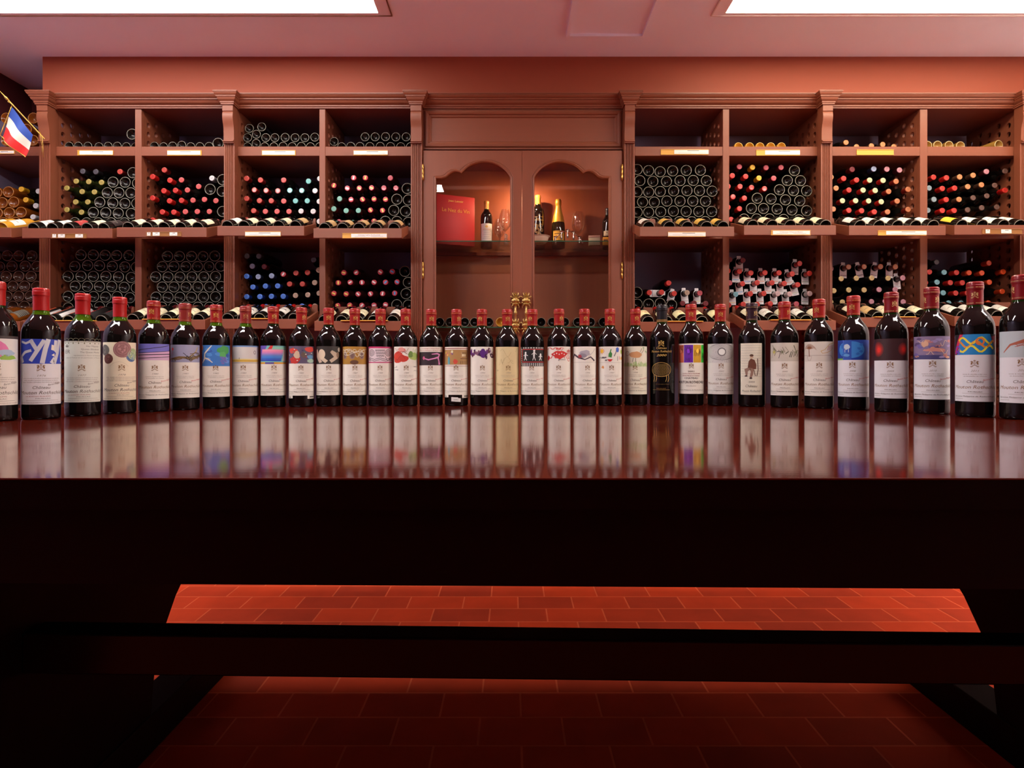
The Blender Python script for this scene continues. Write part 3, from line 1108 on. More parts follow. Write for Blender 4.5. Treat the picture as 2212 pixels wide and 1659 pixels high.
# bins: rack column, tier, (x0, y0, scale) of the survey crop, base-out glass, base-out centres, neck-out {style: centres}
BINS = [
    ('A1', 'middle', (110, 330, 9.76), 'dark',
     [(1315, 622), (1570, 625), (1195, 845), (1440, 845), (1690, 848), (1035, 1045), (1310, 1060), (1565, 1070), (1810, 1080), (900, 1265), (1165, 1275), (1425, 1280), (1700, 1280), (1830, 640), (1735, 430),
      (510, 1478), (760, 1485), (1000, 1490), (1270, 1500), (1560, 1500)],
     {'G': [(520, 595), (785, 605), (1055, 620), (240, 740), (645, 815), (905, 822), (510, 1033), (765, 1033), (230, 1195), (632, 1250)], 'D': [(660, 385), (935, 395)], 'M': [(1445, 393)]}),
    ('A2', 'middle', (300, 340, 10.37), 'dark', [(1600, 715), (1870, 735), (1880, 1215), (1990, 520)],
     {'R': [(290, 425), (685, 508), (550, 745), (810, 735), (290, 905), (675, 970), (945, 960), (515, 1218), (775, 1222), (270, 1400), (640, 1445)], 'M': [(560, 275)],
      'P': [(945, 500), (1330, 648), (1078, 728), (1212, 955), (1452, 940), (1720, 960), (1030, 1213), (1300, 1210), (1570, 1208), (1440, 1440), (1740, 1435), (1180, 1445)], 'w': [(1735, 480)]}),
    ('A1', 'lower', (110, 510, 9.76), 'dark',
     [(640, 400), (900, 400), (1150, 405), (1390, 410), (1650, 410), (510, 640), (780, 620), (1030, 625), (1300, 640), (1570, 650), (1800, 660), (370, 850), (640, 850), (900, 850), (1165, 850), (1430, 860), (1700, 870),
      (520, 1055), (775, 1060), (1030, 1060), (1290, 1065), (1550, 1080), (1805, 1090), (370, 1285), (640, 1275), (905, 1275), (1160, 1285), (1400, 1275), (1670, 1300), (770, 1500), (1030, 1490), (1280, 1500), (1540, 1510), (370, 1500)], {}),
    ('A2', 'lower', (300, 510, 9.76), 'dark',
     [(610, 430), (860, 430), (1115, 430), (1355, 430), (1605, 420), (500, 645), (745, 640), (995, 645), (1240, 645), (1485, 645), (1720, 640), (360, 860), (620, 865), (870, 865), (1125, 865), (1375, 860), (1625, 850),
      (500, 1075), (745, 1070), (1000, 1070), (1245, 1070), (1490, 1070), (1735, 1060), (365, 1290), (620, 1290), (870, 1290), (1115, 1290), (1365, 1285), (1620, 1280), (490, 1500), (735, 1505), (1000, 1500), (1250, 1500), (1490, 1500), (1740, 1500)], {}),
    ('B1', 'middle', (505, 340, 10.37), 'dark', [],
     {'M': [(200, 465), (590, 503), (440, 737), (716, 737), (232, 903), (566, 965), (832, 968), (432, 1197), (216, 1390), (570, 1437), (825, 1437), (1098, 1437)],
      'P': [(1112, 505), (980, 745), (1112, 975), (700, 1207), (962, 1207), (1230, 1207)], 'T': [(1248, 735), (1518, 738), (1376, 970), (1645, 970), (1710, 545)],
      'W': [(1815, 755), (1895, 480), (1890, 950), (1500, 1200), (1772, 1205), (1370, 1440), (1640, 1440), (1910, 1430)]}),
    ('B2', 'middle', (700, 340, 10.37), 'dark', [(1865, 712), (1695, 945), (1960, 960), (1568, 1190), (1840, 1195), (1415, 1435), (1690, 1435), (1960, 1435)],
     {'y': [(922, 453), (785, 685), (1060, 678), (870, 937), (1145, 932), (1418, 937), (185, 625), (1037, 1177), (1310, 1182), (1133, 1425)], 'z': [(658, 453), (516, 687), (600, 940), (860, 1437)],
      'r': [(1485, 460), (1337, 685), (1608, 692), (330, 1440), (595, 1437)], 't': [(335, 948), (160, 1125), (490, 1190), (765, 1187)]}),
    ('B1', 'lower', (505, 510, 9.76), 'dark', [],
     {'B': [(182, 833), (390, 1080), (660, 1052), (917, 1048), (182, 1268), (542, 1275), (787, 1268), (1035, 1268), (420, 1500), (672, 1487), (930, 1490), (1178, 1487), (1432, 1475)],
      'b': [(500, 853), (790, 835), (372, 640)], 'D': [(270, 420), (520, 420), (1690, 520)], 'm': [(635, 640)], 'M': [(1170, 1008), (1440, 1008), (1303, 775), (1553, 765)], 'z': [(1037, 800)],
      'N': [(1703, 990), (1295, 1250), (1570, 1235), (1775, 1195), (1703, 1475), (1770, 695)]}),
    ('B2', 'lower', (700, 540, 10.37), 'dark', [(1815, 490), (1940, 720), (1840, 975), (1660, 1230), (1940, 1235)],
     {'y': [(437, 505), (310, 740), (165, 965), (490, 983), (300, 1245), (570, 1238)],
      'z': [(715, 500), (580, 722), (845, 725), (1118, 722), (757, 985), (1035, 980), (1307, 978), (843, 1240), (1115, 1238), (1385, 1225), (1255, 490)], 'u': [(1525, 485), (1388, 720), (1665, 715), (1580, 965)]}),
    ('C1', 'middle', (1365, 340, 10.37), 'burg',
     [(50, 320), (320, 320), (600, 325), (910, 305), (1215, 295), (1530, 290), (150, 565), (440, 560), (770, 540), (1075, 525), (1370, 520), (1665, 525), (10, 795), (295, 788), (612, 768), (932, 752), (1230, 748), (1510, 748), (1795, 760),
      (150, 1018), (465, 995), (780, 980), (1075, 980), (1362, 980), (1645, 985), (5, 1240), (322, 1225), (635, 1210), (927, 1205), (1212, 1212), (1495, 1215), (1785, 1215), (160, 1450), (490, 1445), (785, 1440), (1060, 1445), (1340, 1445), (1640, 1440)], {}),
    ('C2', 'middle', (1560, 340, 10.05), 'burg',
     [(1565, 290), (1410, 505), (1695, 510), (1240, 705), (1545, 725), (1830, 730), (758, 890), (1055, 905), (1370, 925), (1680, 945), (610, 1110), (893, 1112), (1190, 1125), (1510, 1145), (1830, 1160), (470, 1340), (745, 1340), (1025, 1340), (1330, 1350), (1660, 1360)],
     {'R': [(218, 432), (502, 432), (165, 585), (410, 597), (637, 650), (925, 675), (225, 862), (485, 880), (150, 1060), (345, 1105), (200, 1342)], 'r': [(368, 215), (960, 218), (1285, 212), (1125, 450)], 'Y': [(660, 217), (805, 445)]}),
    ('C1', 'lower', (1360, 560, 10.37), 'dark', [(165, 760), (60, 980), (300, 990), (580, 990), (860, 1000)], {'R': [(882, 530), (440, 765)], 'm': [(1140, 985), (1430, 975), (1695, 990)],
     'R/': [(717, 757, (40, 50, 110), 90), (1005, 770, (226, 206, 120), 14)], 'N/': [(1290, 755, (170, 150, 160), -4)], 'r/': [(1575, 765, (226, 206, 120), 0)]}),
    ('C2', 'lower', (1560, 540, 10.05), 'dark', [],
     {'R/': [(362, 455, (40, 140, 200), 3), (600, 490, (40, 120, 200), 0), (935, 490, (200, 110, 50), 0), (1243, 492, (200, 110, 50), 2), (1530, 515, (200, 110, 60), -8), (1905, 505, (96, 120, 60), 0), (450, 730, (40, 150, 220), -4), (768, 707, (200, 104, 40), 0),
             (1090, 708, (200, 104, 40), 0), (1357, 725, (180, 190, 180), 2), (1650, 752, (190, 200, 160), -12), (620, 948, (226, 190, 110), 0), (912, 942, (190, 100, 50), 0), (1690, 290, (110, 40, 100), 4)],
      's/': [(300, 960, (226, 190, 110), 0)], 'L/': [(1215, 945, (90, 150, 90), 0), (1475, 955, (90, 150, 90), 0), (1910, 945, (90, 130, 90), 4)], 'm/': [(165, 230, (150, 120, 110), 12), (455, 225, (150, 120, 110), 0)],
      'R': [(120, 425), (150, 1195), (465, 1180), (1055, 1165), (770, 1180)], 'r': [(170, 712), (1620, 1170), (1330, 1175)]}),
    ('D1', 'middle', (1785, 340, 10.05), 'dark', [],
     {'R': [(385, 455), (665, 487), (500, 705), (500, 1150), (775, 1155), (1050, 1180), (615, 1360)], 'V': [(950, 490), (1243, 495), (808, 707), (1070, 715), (360, 940), (645, 938), (928, 942), (1203, 960)],
      'o': [(1525, 517), (1362, 735), (1548, 945), (1340, 1180), (1785, 690), (1785, 1125)], 'O': [(110, 425), (220, 665), (160, 1120), (320, 1350)], 'm': [(570, 255)], 'b': [(1040, 245)], 'k': [(1325, 250), (1600, 270)]}),
    ('D2', 'middle', (1990, 340, 9.96), 'dark', [],
     {'R': [(275, 422), (555, 435), (465, 665), (730, 657), (548, 905), (465, 1140), (720, 1140), (1990, 700)], 'O': [(840, 415), (1130, 380), (1015, 625), (1310, 585), (825, 900)], 'k': [(1415, 300)], 'S': [(180, 655), (285, 900), (155, 1135)],
      'K': [(1600, 600), (1130, 865), (1425, 825), (1010, 1125), (1315, 1080), (1880, 290), (1640, 1065)]}),
    ('D1', 'lower', (1780, 530, 9.76), 'dark', [],
     {'o/': [(528, 450, (110, 30, 34), 4), (855, 445, (60, 50, 60), -8), (1200, 445, (110, 30, 34), 10), (1515, 450, (140, 40, 50), 3)], 'k/': [(1670, 685, (150, 140, 160), -2)],
      'C': [(370, 700), (690, 690), (1015, 685), (1360, 690), (215, 955), (530, 938), (855, 938), (385, 1195), (95, 1195)], 'k': [(1170, 932), (1510, 930), (1010, 1185), (1300, 1180), (1680, 1190), (155, 490)]}),
    ('D2', 'lower', (1990, 530, 9.76), 'dark', [],
     {'R': [(180, 568), (755, 570), (625, 785), (880, 790), (740, 1008), (985, 1000), (110, 775)], 'J': [(1020, 575), (1290, 580), (1450, 775), (1740, 555), (1720, 970), (1430, 1215), (1440, 370)], 's': [(495, 565), (340, 775), (475, 1000), (590, 1215), (850, 1218)], 'D': [(335, 350)]}),
    ('E', 'middle', (0, 180, 4.879), 'amber', [(95, 1155), (170, 1245), (30, 1255), (105, 1360), (232, 1360), (-25, 1165), (-20, 1360), (40, 1465), (165, 1465)], {'Y': [(228, 1137), (288, 1245)], 'w': [(400, 1158), (360, 1262), (400, 1250), (335, 1357)]}),
    ('E', 'lower', (0, 500, 7.54), 'brown', [(120, 395), (310, 400), (525, 400), (-60, 400), (200, 565), (415, 565), (605, 570), (0, 580), (100, 735), (310, 730), (515, 735), (215, 890), (405, 890), (600, 890), (20, 890), (120, 1060), (310, 1060), (500, 1060), (215, 1210), (400, 1215), (590, 1210)], {}),
    ('E', 'upper', (0, 180, 4.879), 'amber', [(65, 600), (205, 600), (345, 600), (65, 365), (350, 365), (135, 485), (275, 485)], {}),
    ('A1', 'upper', (110, 230, 5.53), 'half', [(90, 475), (210, 475), (325, 475), (440, 475), (575, 482), (683, 475), (790, 475), (900, 480), (1008, 482)], {}),
    ('A2', 'upper', (110, 230, 5.53), 'half', [(1165, 480), (1285, 480), (1400, 478), (1515, 475), (1640, 480), (1755, 480), (1870, 478)], {}),
    ('B1', 'upper', (500, 160, 4.366), 'half', [(170, 517), (272, 520), (120, 597), (215, 600), (312, 600), (408, 600), (505, 600), (600, 600), (692, 600), (786, 595),
                                                (72, 683), (167, 683), (262, 683), (358, 685), (453, 683), (548, 683), (643, 683), (738, 686), (822, 686)], {}),
    ('B2', 'upper', (500, 160, 4.366), 'half', [(925, 660), (1015, 683), (1110, 683), (1207, 683), (1305, 683), (1403, 682), (1500, 683), (1597, 685), (1690, 688), (1260, 592), (1355, 592), (1453, 590), (1550, 592), (1648, 592)], {}),
    ('C2', 'upper', (1340, 160, 4.365), 'honeyhalf', [(1115, 692), (1220, 692), (1318, 694), (1420, 692), (1520, 692)], {}),
    ('D1', 'upper', (1752, 160, 4.365), 'dark', [], {'O': [(355, 655), (405, 676), (575, 676), (688, 668), (765, 684)]}),
    ('D2', 'upper', (1752, 160, 4.365), 'palehalf', [(1100, 672), (1195, 670), (1303, 672), (1410, 676)], {}),
]


BINX = {}                                         # clear width of each bin, metres
for colu, a, b_, sd in (('E', -62, 112, ''), ('A1', 118, 306, 'L'), ('A2', 306, 486, 'L'), ('B1', 512, 703, 'L'), ('B2', 703, 892, 'L'), ('C1', 1367, 1561, 'R'), ('C2', 1561, 1772, 'R'), ('D1', 1792, 1987, 'R'), ('D2', 1987, 2199, 'R')):
    xa, xb = xat(a, YS), xat(b_, YS)
    if colu in ('A1', 'B1'):
        xb -= .016
    if colu in ('C2', 'D2'):
        xa += .016
    BINX[colu] = (xa, xb)


def settle(pts, lo, hi, fl, r):
    """Nudge the measured centres the last few millimetres until no two bottles and no board overlap."""
    p = {k: [max(lo + r, min(hi - r, v[0])), max(fl + r, v[1])] for k, v in pts.items()}
    ks = list(p)
    for _ in range(120):
        moved = False
        for i, a in enumerate(ks):
            for b in ks[i + 1:]:
                dx, dz = p[b][0] - p[a][0], p[b][1] - p[a][1]
                if abs(dx) > 2 * r or abs(dz) > 2 * r:
                    continue
                d = math.hypot(dx, dz) or 1e-6
                if d < 2 * r - 1e-5:
                    q = (2 * r - d) / 2 / d * .9
                    p[a][0] -= dx * q; p[a][1] -= dz * q; p[b][0] += dx * q; p[b][1] += dz * q
                    moved = True
        for v in p.values():
            v[0], v[1] = max(lo + r, min(hi - r, v[0])), max(fl + r, v[1])
        if not moved:
            break
    return p


def put_neck_out(me, x, d, z, name, spin, dx=0.0):
    return place(name, me, None, (x + dx, d + .2985, z), (R(90), 0, spin), 'ZXY')


LOOK = {'dark': 'dark', 'burg': 'dark', 'amber': 'amber', 'brown': 'brown', 'half': 'dark half-size', 'honeyhalf': 'golden half-size', 'palehalf': 'pale half-size'}
for colu, tier, (ox, oy, sc), glass, base, necks in BINS:
    grp = f'bottles lying in the {tier} bin of the {COLN[colu]} rack column'
    items = []
    for p in base:
        items.append((ox + p[0] / sc, oy + p[1] / sc, None, None))
    for st, pts in necks.items():
        for p in pts:
            items.append((ox + p[0] / sc, oy + p[1] / sc, st, p[2:] if len(p) > 2 else None))
    # rows from the bottom up, for the wording
    ysort = sorted(items, key=lambda t: -t[1])
    rowsl, cur = [], []
    for it in ysort:
        if cur and cur[0][1] - it[1] > 13:
            rowsl.append(cur)
            cur = []
        cur.append(it)
    rowsl.append(cur)
    half = 'half' in glass
    lo, hi, fl = BINX[colu][0], BINX[colu][1], {'upper': S1[1], 'middle': S2[1], 'lower': S3[1]}[tier]
    dd = 3.782 if half else (3.76 if tier == 'upper' and base else (3.80 if tier == 'upper' else 3.748))
    pos = settle({(p[0], p[1]): (xat(p[0], dd), zat(p[1], dd)) for p in items}, lo, hi, fl, .0288 if half else .0359)
    for ri, row in enumerate(rowsl):
        row.sort(key=lambda t: t[0])
        for ci, (px, py, st, tg) in enumerate(row):
            # no ordinals beyond twelve are needed
            where = f'{ORD[min(ci + 1, 12)]} from left, {ORD[min(ri + 1, 12)]} row up, {tier} tier, {COLN[colu]} rack column'
            spin = random.uniform(0, 2 * PI)
            if st is None:
                d = 3.782 if half else (3.76 if tier == 'upper' else 3.745)
                key = {'half': 'dark', 'honeyhalf': 'honey', 'palehalf': 'pale'}.get(glass, glass)
                x, z = pos[(px, py)]
                o = place('stacked_bottle', BM[key], None, (x, d, z), (R(-90), 0, spin), 'ZXY', (.80, .80, .80) if half else (1, 1, 1))
                tag(o, f'{LOOK[glass]} base-out bottle, {where}', 'wine bottle', grp)
            else:
                s = st[0]
                d = 3.752 if tier != 'upper' else 3.80
                x, z = pos[(px, py)]
                o = place('racked_bottle', BM[STY[s][4]], None, (x, d + .2985, z), (R(90), 0, spin), 'ZXY')
                look = STY[s][3]
                tag(o, f'{look} {"tagged" if tg else "neck-out"} bottle, {where}', 'wine bottle', grp)
                place('capsule', CAPS[s], o)
                if tg:
                    c = place('neck_tag', tag_mesh(tg[0]), o)
                    # hangs upright whatever way the bottle is turned: undo the bottle's own turn
                    c.rotation_mode = 'QUATERNION'
                    mloc = Matrix.Translation((0, 0, .236)) @ (o.rotation_euler.to_matrix().to_4x4().inverted() @ Matrix.Rotation(R(tg[1]), 4, 'Y') @ Matrix.Rotation(R(-6), 4, 'X'))
                    c.location = mloc.to_translation()
                    c.rotation_quaternion = mloc.to_quaternion()

# two odd bottles on the upper boards
o = place('stacked_bottle', BM['dark'], None, (xat(285, 3.75), 3.75, S1[1] + .096), (R(-90), 0, 0), 'ZXY')
tag(o, 'full-size base-out bottle on top of the half bottles, second rack column', 'wine bottle')
o = place('stacked_bottle', BM['burg'], None, (xat(471, 3.75), 3.75, S1[1] + .0385), (R(-90), 0, 0), 'ZXY')
tag(o, 'larger base-out bottle at the end of the half-bottle row, third rack column', 'wine bottle')
o = place('stacked_bottle', BM['pale'], None, (xat(2158, 3.77), 3.77, S1[1] + .0345), (R(-90), R(0), R(0)), 'ZXY', (.93, .93, .93))
o.rotation_mode = 'XYZ'
o.rotation_euler = (R(-90), 0, R(12))
tag(o, 'white-labelled bottle lying askew on the top board of the ninth rack column', 'wine bottle')


# ------------------------------------------------------------------ sloping display trays and their bottles
def lying_label(name, paper, band=None, v0=52, v1=140, half=46, accents=(), words=None):
    f = Flat()
    f.rect(-half, v0, half, v1, paper, 0)
    if band:
        f.rect(-half, v0 + 6, half, v0 + 9, band, 1)
        f.rect(-half, v1 - 9, half, v1 - 6, band, 1)
    for a in accents:
        if a[0] == 'e':
            f.ell(a[1], a[2], a[3], a[4], a[5], 2)
        else:
            f.rect(a[1], a[2], a[3], a[4], a[5], 2)
    if words:
        f.text(words[0], 0, words[1], words[2], words[3], 3, width=words[4], bold=.02, rot=words[5] if len(words) > 5 else 0)
    return f.mesh('label', INK, on_cyl(35.55), step=5)


CREAM, WHITE, GOLDP, TANP = (232, 222, 186), (226, 222, 212), (226, 184, 92), (206, 170, 118)
txt = (120, 112, 100)
LIN = [('r', -22, 78, 22, 80, txt), ('r', -30, 90, 30, 95, txt), ('r', -16, 104, 16, 106, txt), ('r', -26, 64, 26, 66, txt)]
TL = {
    'white': lying_label('l', WHITE, None, accents=LIN),
    'cream': lying_label('l', CREAM, None, accents=LIN + [('e', 0, 118, 9, 7, (196, 176, 120))]),
    'gold': lying_label('l', GOLDP, None, v0=60, accents=[('e', 0, 106, 13, 10, (200, 130, 60)), ('r', -26, 80, 26, 83, (160, 100, 40))]),
    'tan': lying_label('l', TANP, (110, 80, 50), accents=LIN),
    'yellow': lying_label('l', (238, 192, 60), None, accents=[('r', -24, 84, 24, 90, (150, 110, 30))]),
    'banded': lying_label('l', WHITE, (60, 56, 58), accents=[('r', -30, 96, 30, 106, (70, 66, 70)), ('r', -22, 76, 22, 79, txt)]),
    'seal': lying_label('l', (236, 226, 176), (170, 168, 130), v0=44, v1=138, accents=[('e', 0, 86, 9, 6, (176, 50, 36)), ('r', -24, 102, 24, 105, (176, 70, 50)), ('r', -28, 122, 28, 125, (120, 120, 90))]),
    'red': lying_label('l', (170, 60, 58), None, accents=[('r', -26, 92, 26, 96, (220, 190, 170))]),
    'orange': lying_label('l', (24, 20, 20), None, v0=30, v1=178, accents=[('r', -17, 32, 2, 176, (224, 92, 44)), ('r', 22, 40, 46, 176, (212, 208, 204))]),
    'mission': lying_label('l', (24, 20, 20), None, v0=30, v1=178, accents=[('r', -46, 60, -26, 176, (206, 206, 210))], words=('ASSHOPI', 112, 20, (226, 44, 40), 96, PI / 2)),
    'lined': lying_label('l', (70, 66, 62), (150, 132, 96), accents=[('r', -46, v, 46, v + 2.5, (150, 140, 124)) for v in (66, 78, 90, 102, 114, 126)]),
    'dark': lying_label('l', (44, 34, 34), (90, 70, 60), accents=LIN),
}
YT = 3.43                                         # front lip of the trays
TA = math.atan2(.086, .27)
# column, tier, front-lip pixels (left, right, top y), bottles: (pixel x of the base, glass, label, capsule), price holder
TRAYS = [
    ('E', 'upper', (-150, 24, 491.5), [(-132, 'honey', 'white', None), (-102, 'honey', 'white', None), (-69, 'honey', 'white', None), (-33, 'honey', 'cream', None), (4, 'honey', 'white', None)], None),
    ('A1', 'upper', (47.5, 242, 493), [(72, 'dark', 'white', None), (113, 'dark', 'white', None), (148, 'dark', 'red', None), (188, 'dark', 'cream', None), (224, 'dark', 'dark', None)], (112, 505, 187, 515, 'b', [(.04, .15), (.2, .4), (.7, .92)], None)),
    ('A2', 'upper', (252, 446, 491), [(277, 'dark', 'cream', None), (317, 'dark', 'cream', None), (354, 'dark', 'cream', None), (390, 'dark', 'cream', None), (427, 'dark', 'cream', None)], (316, 501, 392, 511, 'b', [(.04, .14), (.2, .4), (.68, .9)], None)),
    ('B1', 'upper', (469, 657, 488), [(489, 'dark', 'white', None), (527, 'dark', 'cream', None), (566, 'dark', 'cream', None), (602, 'dark', 'cream', None), (638, 'dark', 'tan', None)], (530, 500.5, 607, 511, 'y', (.01, 1), None)),
    ('B2', 'upper', (677, 868, 493), [(701, 'dark', 'tan', None), (740, 'dark', 'tan', None), (775, 'dark', 'tan', None), (811, 'dark', 'tan', None), (851, 'dark', 'tan', None)], (740, 504, 836, 515, 'y', (.2, 1), 'Château Lafite Rothschild')),
    ('C1', 'upper', (1382.5, 1586, 489.5), [(1401, 'burg', 'white', None), (1446, 'burg', 'gold', None), (1485, 'burg', 'gold', None), (1526, 'burg', 'gold', None), (1562, 'burg', 'gold', None)], (1442.5, 501, 1523.5, 512, 'y', (.0, 1), None)),
    ('C2', 'upper', (1607, 1806, 486.5), [(1626, 'dark', 'cream', None), (1668, 'dark', 'cream', None), (1707, 'dark', 'cream', None), (1746, 'dark', 'cream', None), (1787, 'dark', 'cream', None)], (1665, 497.5, 1750, 508.5, 'y', (.04, .98), 'Château Cheval Blanc')),
    ('D1', 'upper', (1834, 2043, 487), [(1858, 'dark', 'white', None), (1899, 'dark', 'white', None), (1939, 'dark', 'white', None), (1978, 'dark', 'white', None), (2016, 'dark', 'white', None)], (1896, 498, 2000, 509, 'y', (.16, 1), None)),
    ('D2', 'upper', (2062, 2270, 486), [(2078, 'dark', 'yellow', None), (2122, 'dark', 'white', None), (2168, 'dark', 'white', None), (2203, 'dark', 'white', None)], (2121, 494.5, 2207, 506, 'b', [(.07, .18), (.46, .72)], None)),
    ('E', 'lower', (-170, 42, 694), [(-132, 'amber', 'lined', None), (-96, 'amber', 'lined', None), (-60, 'amber', 'lined', None), (-22, 'amber', 'lined', None), (12, 'amber', 'lined', None)], None),
    ('A1', 'lower', (50, 236, 693.5), [(76, 'dark', 'orange', 'm'), (111, 'dark', 'orange', 'm'), (148, 'dark', 'orange', 'm'), (183, 'dark', 'mission', 'm'), (219, 'dark', 'mission', 'm')], (112, 689, 206, 697, 'y', None, None)),
    ('A2', 'lower', (250, 443, 690.5), [(287, 'dark', 'cream', 'm'), (322, 'dark', 'cream', 'm'), (359, 'dark', 'cream', 'm'), (396, 'dark', 'cream', 'm'), (430, 'dark', 'cream', 'm')], (310, 686.5, 412, 694, 'y', (.0, .9), None)),
    ('B1', 'lower', (470, 662, 689), [(490, 'dark', 'cream', 'R'), (525, 'dark', 'banded', 'R'), (561, 'dark', 'banded', 'R'), (597, 'dark', 'banded', 'R'), (635, 'dark', 'banded', 'R')], (543, 685, 586, 692, 'y', None, None)),
    ('B2', 'lower', (679, 868, 693.5), [(693, 'dark', 'cream', 'r'), (738, 'dark', 'cream', 'r'), (772, 'dark', 'cream', 'r'), (807, 'dark', 'white', 'r'), (848, 'dark', 'white', 'r')], (737, 689, 838, 697, 'y', (0, 1), None)),
    ('C1', 'lower', (1382, 1577, 695), [(1400, 'burg', 'seal', 'R'), (1440, 'burg', 'seal', 'R'), (1478, 'burg', 'seal', 'R'), (1516, 'burg', 'seal', 'R'), (1556, 'burg', 'seal', 'R')], (1441, 691, 1518, 697, 'y', (0, .95), None)),
    ('C2', 'lower', (1607, 1806, 692), [(1630, 'dark', 'cream', 'R'), (1671, 'dark', 'white', 'm'), (1706, 'dark', 'cream', 'm'), (1741, 'dark', 'white', 'R'), (1778, 'dark', 'cream', 'm')], (1663, 687.5, 1750, 694, 'y', (0, 1), None)),
    ('D1', 'lower', (1830, 2040, 685.5), [(1857, 'dark', 'cream', 'K'), (1896, 'dark', 'tan', 'K'), (1932, 'dark', 'cream', 'K'), (1965, 'dark', 'cream', 'K'), (2002, 'dark', 'cream', 'K')], (1888, 681.5, 1976, 688, 'y', (0, 1), None)),
    ('D2', 'lower', (2062, 2270, 683), [(2079, 'dark', 'white', 'K'), (2116, 'dark', 'white', 'K'), (2154, 'dark', 'white', 'K'), (2190, 'dark', 'white', 'K')], None),
]
TLOOK = {'white': 'white-labelled', 'cream': 'cream-labelled', 'gold': 'gold-labelled', 'tan': 'tan-labelled', 'yellow': 'yellow-labelled', 'banded': 'black-banded white-labelled', 'seal': 'red-sealed cream-labelled', 'red': 'red-labelled',
         'orange': 'black orange-striped', 'mission': 'black red-lettered', 'lined': 'amber line-patterned', 'dark': 'dark-labelled'}
for colu, tier, (pl, pr, pt), bots, hold in TRAYS:
    x0, x1, z1 = xat(pl, YT), xat(pr, YT), zat(pt, YT)
    z0 = z1 - .056
    dy, dz = .215, .215 * math.tan(TA)
    t = thing('display_tray', f'sloping red-brown display tray of bottles, {tier} row of trays, {COLN[colu]} rack column', 'tray', ((x0 + x1) / 2, YT, z0))
    og = t.location
    bm = bmesh.new()
    bbox(bm, x0, x1, YT, YT + .014, z0, z1, r=.002, seg=2)
    build('front_lip', bm, WOOD, t, og)
    for s in (0, 1):
        bm = bmesh.new()
        xa = x0 if s == 0 else x1 - .013
        prism(bm, [(YT + .012, z0), (YT + dy, z0 + dz + .004), (YT + dy, z1 + dz - .004), (YT + .012, z1 - .001)], 'x', xa, xa + .013)
        build('tray_side', bm, WOOD, t, og)
    bm = bmesh.new()
    prism(bm, [(YT + .01, z0 + .002), (YT + dy, z0 + dz + .002), (YT + dy, z0 + dz + .012), (YT + .01, z0 + .012)], 'x', x0 + .012, x1 - .012)
    build('tray_floor', bm, WOODI, t, og)
    # notched rest under the necks
    bm = bmesh.new()
    yr_ = 3.683
    zr = z0 + (yr_ - YT) * math.tan(TA) + .002
    top = zr + .085
    bx = sorted(xat(b[0], YT + .02) for b in bots)
    rx0, rx1 = max(x0 + .03, .7475 if colu == 'C1' else -9, 1.94 if colu == 'D1' else -9), min(x1 - .02, -2.905 if colu == 'E' else 9)
    for b in bx:
        if b - .036 < rx0 < b + .022:
            rx0 = b + .023
        if b - .022 < rx1 < b + .036:
            rx1 = b - .023
    outl = [(rx0, zr)]
    zn = z0 + .012 + .0365 / math.cos(TA) + .022 * math.tan(TA) + (yr_ - YT - .022) * math.tan(TA + R(2)) - .0225
    bx = sorted(xat(b[0], YT + .02) for b in bots)
    for bxx in bx:
        if bxx - .036 >= rx0 and bxx + .036 <= rx1:
            outl += [(bxx - .034, top - .004), (bxx - .026, top - .010), (bxx - .0225, top - .03), (bxx - .0215, zn + .012), (bxx - .011, zn + .002), (bxx, zn), (bxx + .011, zn + .002), (bxx + .0215, zn + .012), (bxx + .0225, top - .03), (bxx + .026, top - .010), (bxx + .034, top - .004)]
    # close the outline: start low, run along the notches, end low
    outl = [(rx0, zr), (rx0, top - .004)] + outl[1:] + [(rx1, top - .004), (rx1, zr)]
    prism(bm, outl, 'y', yr_, yr_ + .013)
    prism(bm, [(YT + dy, z0 + dz + .002), (yr_, zr), (yr_, zr + .01), (YT + dy, z0 + dz + .012)], 'x', rx0, rx1)
    build('neck_rest', bm, WOOD, t, og)
    if hold:
        a0, b0, a1, b1, cc, cards, wd = hold
        if tier == 'upper':
            card_on(t, og, a0, b0, a1, b1, YT, cc, card=cards, words=wd)
        else:                                     # on these the holder lies along the top of the lip
            bm = bmesh.new()
            hx0, hx1 = xat(a0, YT), xat(a1, YT)
            bbox(bm, hx0, hx1, YT - .014, YT + .016, z1 - .001, z1 + .004, r=.001, seg=1)
            h = build('label_holder', bm, HOLDER, t, og)
            if cards:
                f = Flat()
                f.rect((hx0 + (hx1 - hx0) * cards[0]) * 1000, 1, (hx0 + (hx1 - hx0) * cards[1]) * 1000, 28, (240, 232, 206), 0)
                me = f.mesh('price_card', INK, lambda u, v, hg: (u, v, 0), step=0)
                o = bpy.data.objects.new('price_card', me)
                COL.objects.link(o)
                o.parent = h
                o.location = Vector((0, YT - .0138, z1 + .0045)) - Vector(og)
    grp = f'display bottles on the {tier} tray of the {COLN[colu]} rack column'
    for i, (px, gl, lb, cap) in enumerate(bots):
        x = min(max(xat(px, YT + .02), x0 + .0495), x1 - .0495)
        yb = YT + .022
        zb = z0 + .012 + .0365 / math.cos(TA) + (yb - YT) * math.tan(TA)
        o = place('display_bottle', BM[gl], None, (x, yb, zb), (-(PI / 2 - TA - R(2)), 0, R(random.uniform(-2, 2))), 'ZXY')
        o.rotation_euler[2] = R(random.uniform(-6, 6))
        tag(o, f'{TLOOK[lb]} display bottle, {ORD[i + 1]} from left, {tier} tray row, {COLN[colu]} rack column', 'wine bottle', grp)
        place('label', TL[lb], o)
        if cap:
            place('capsule', CAPS[cap], o)

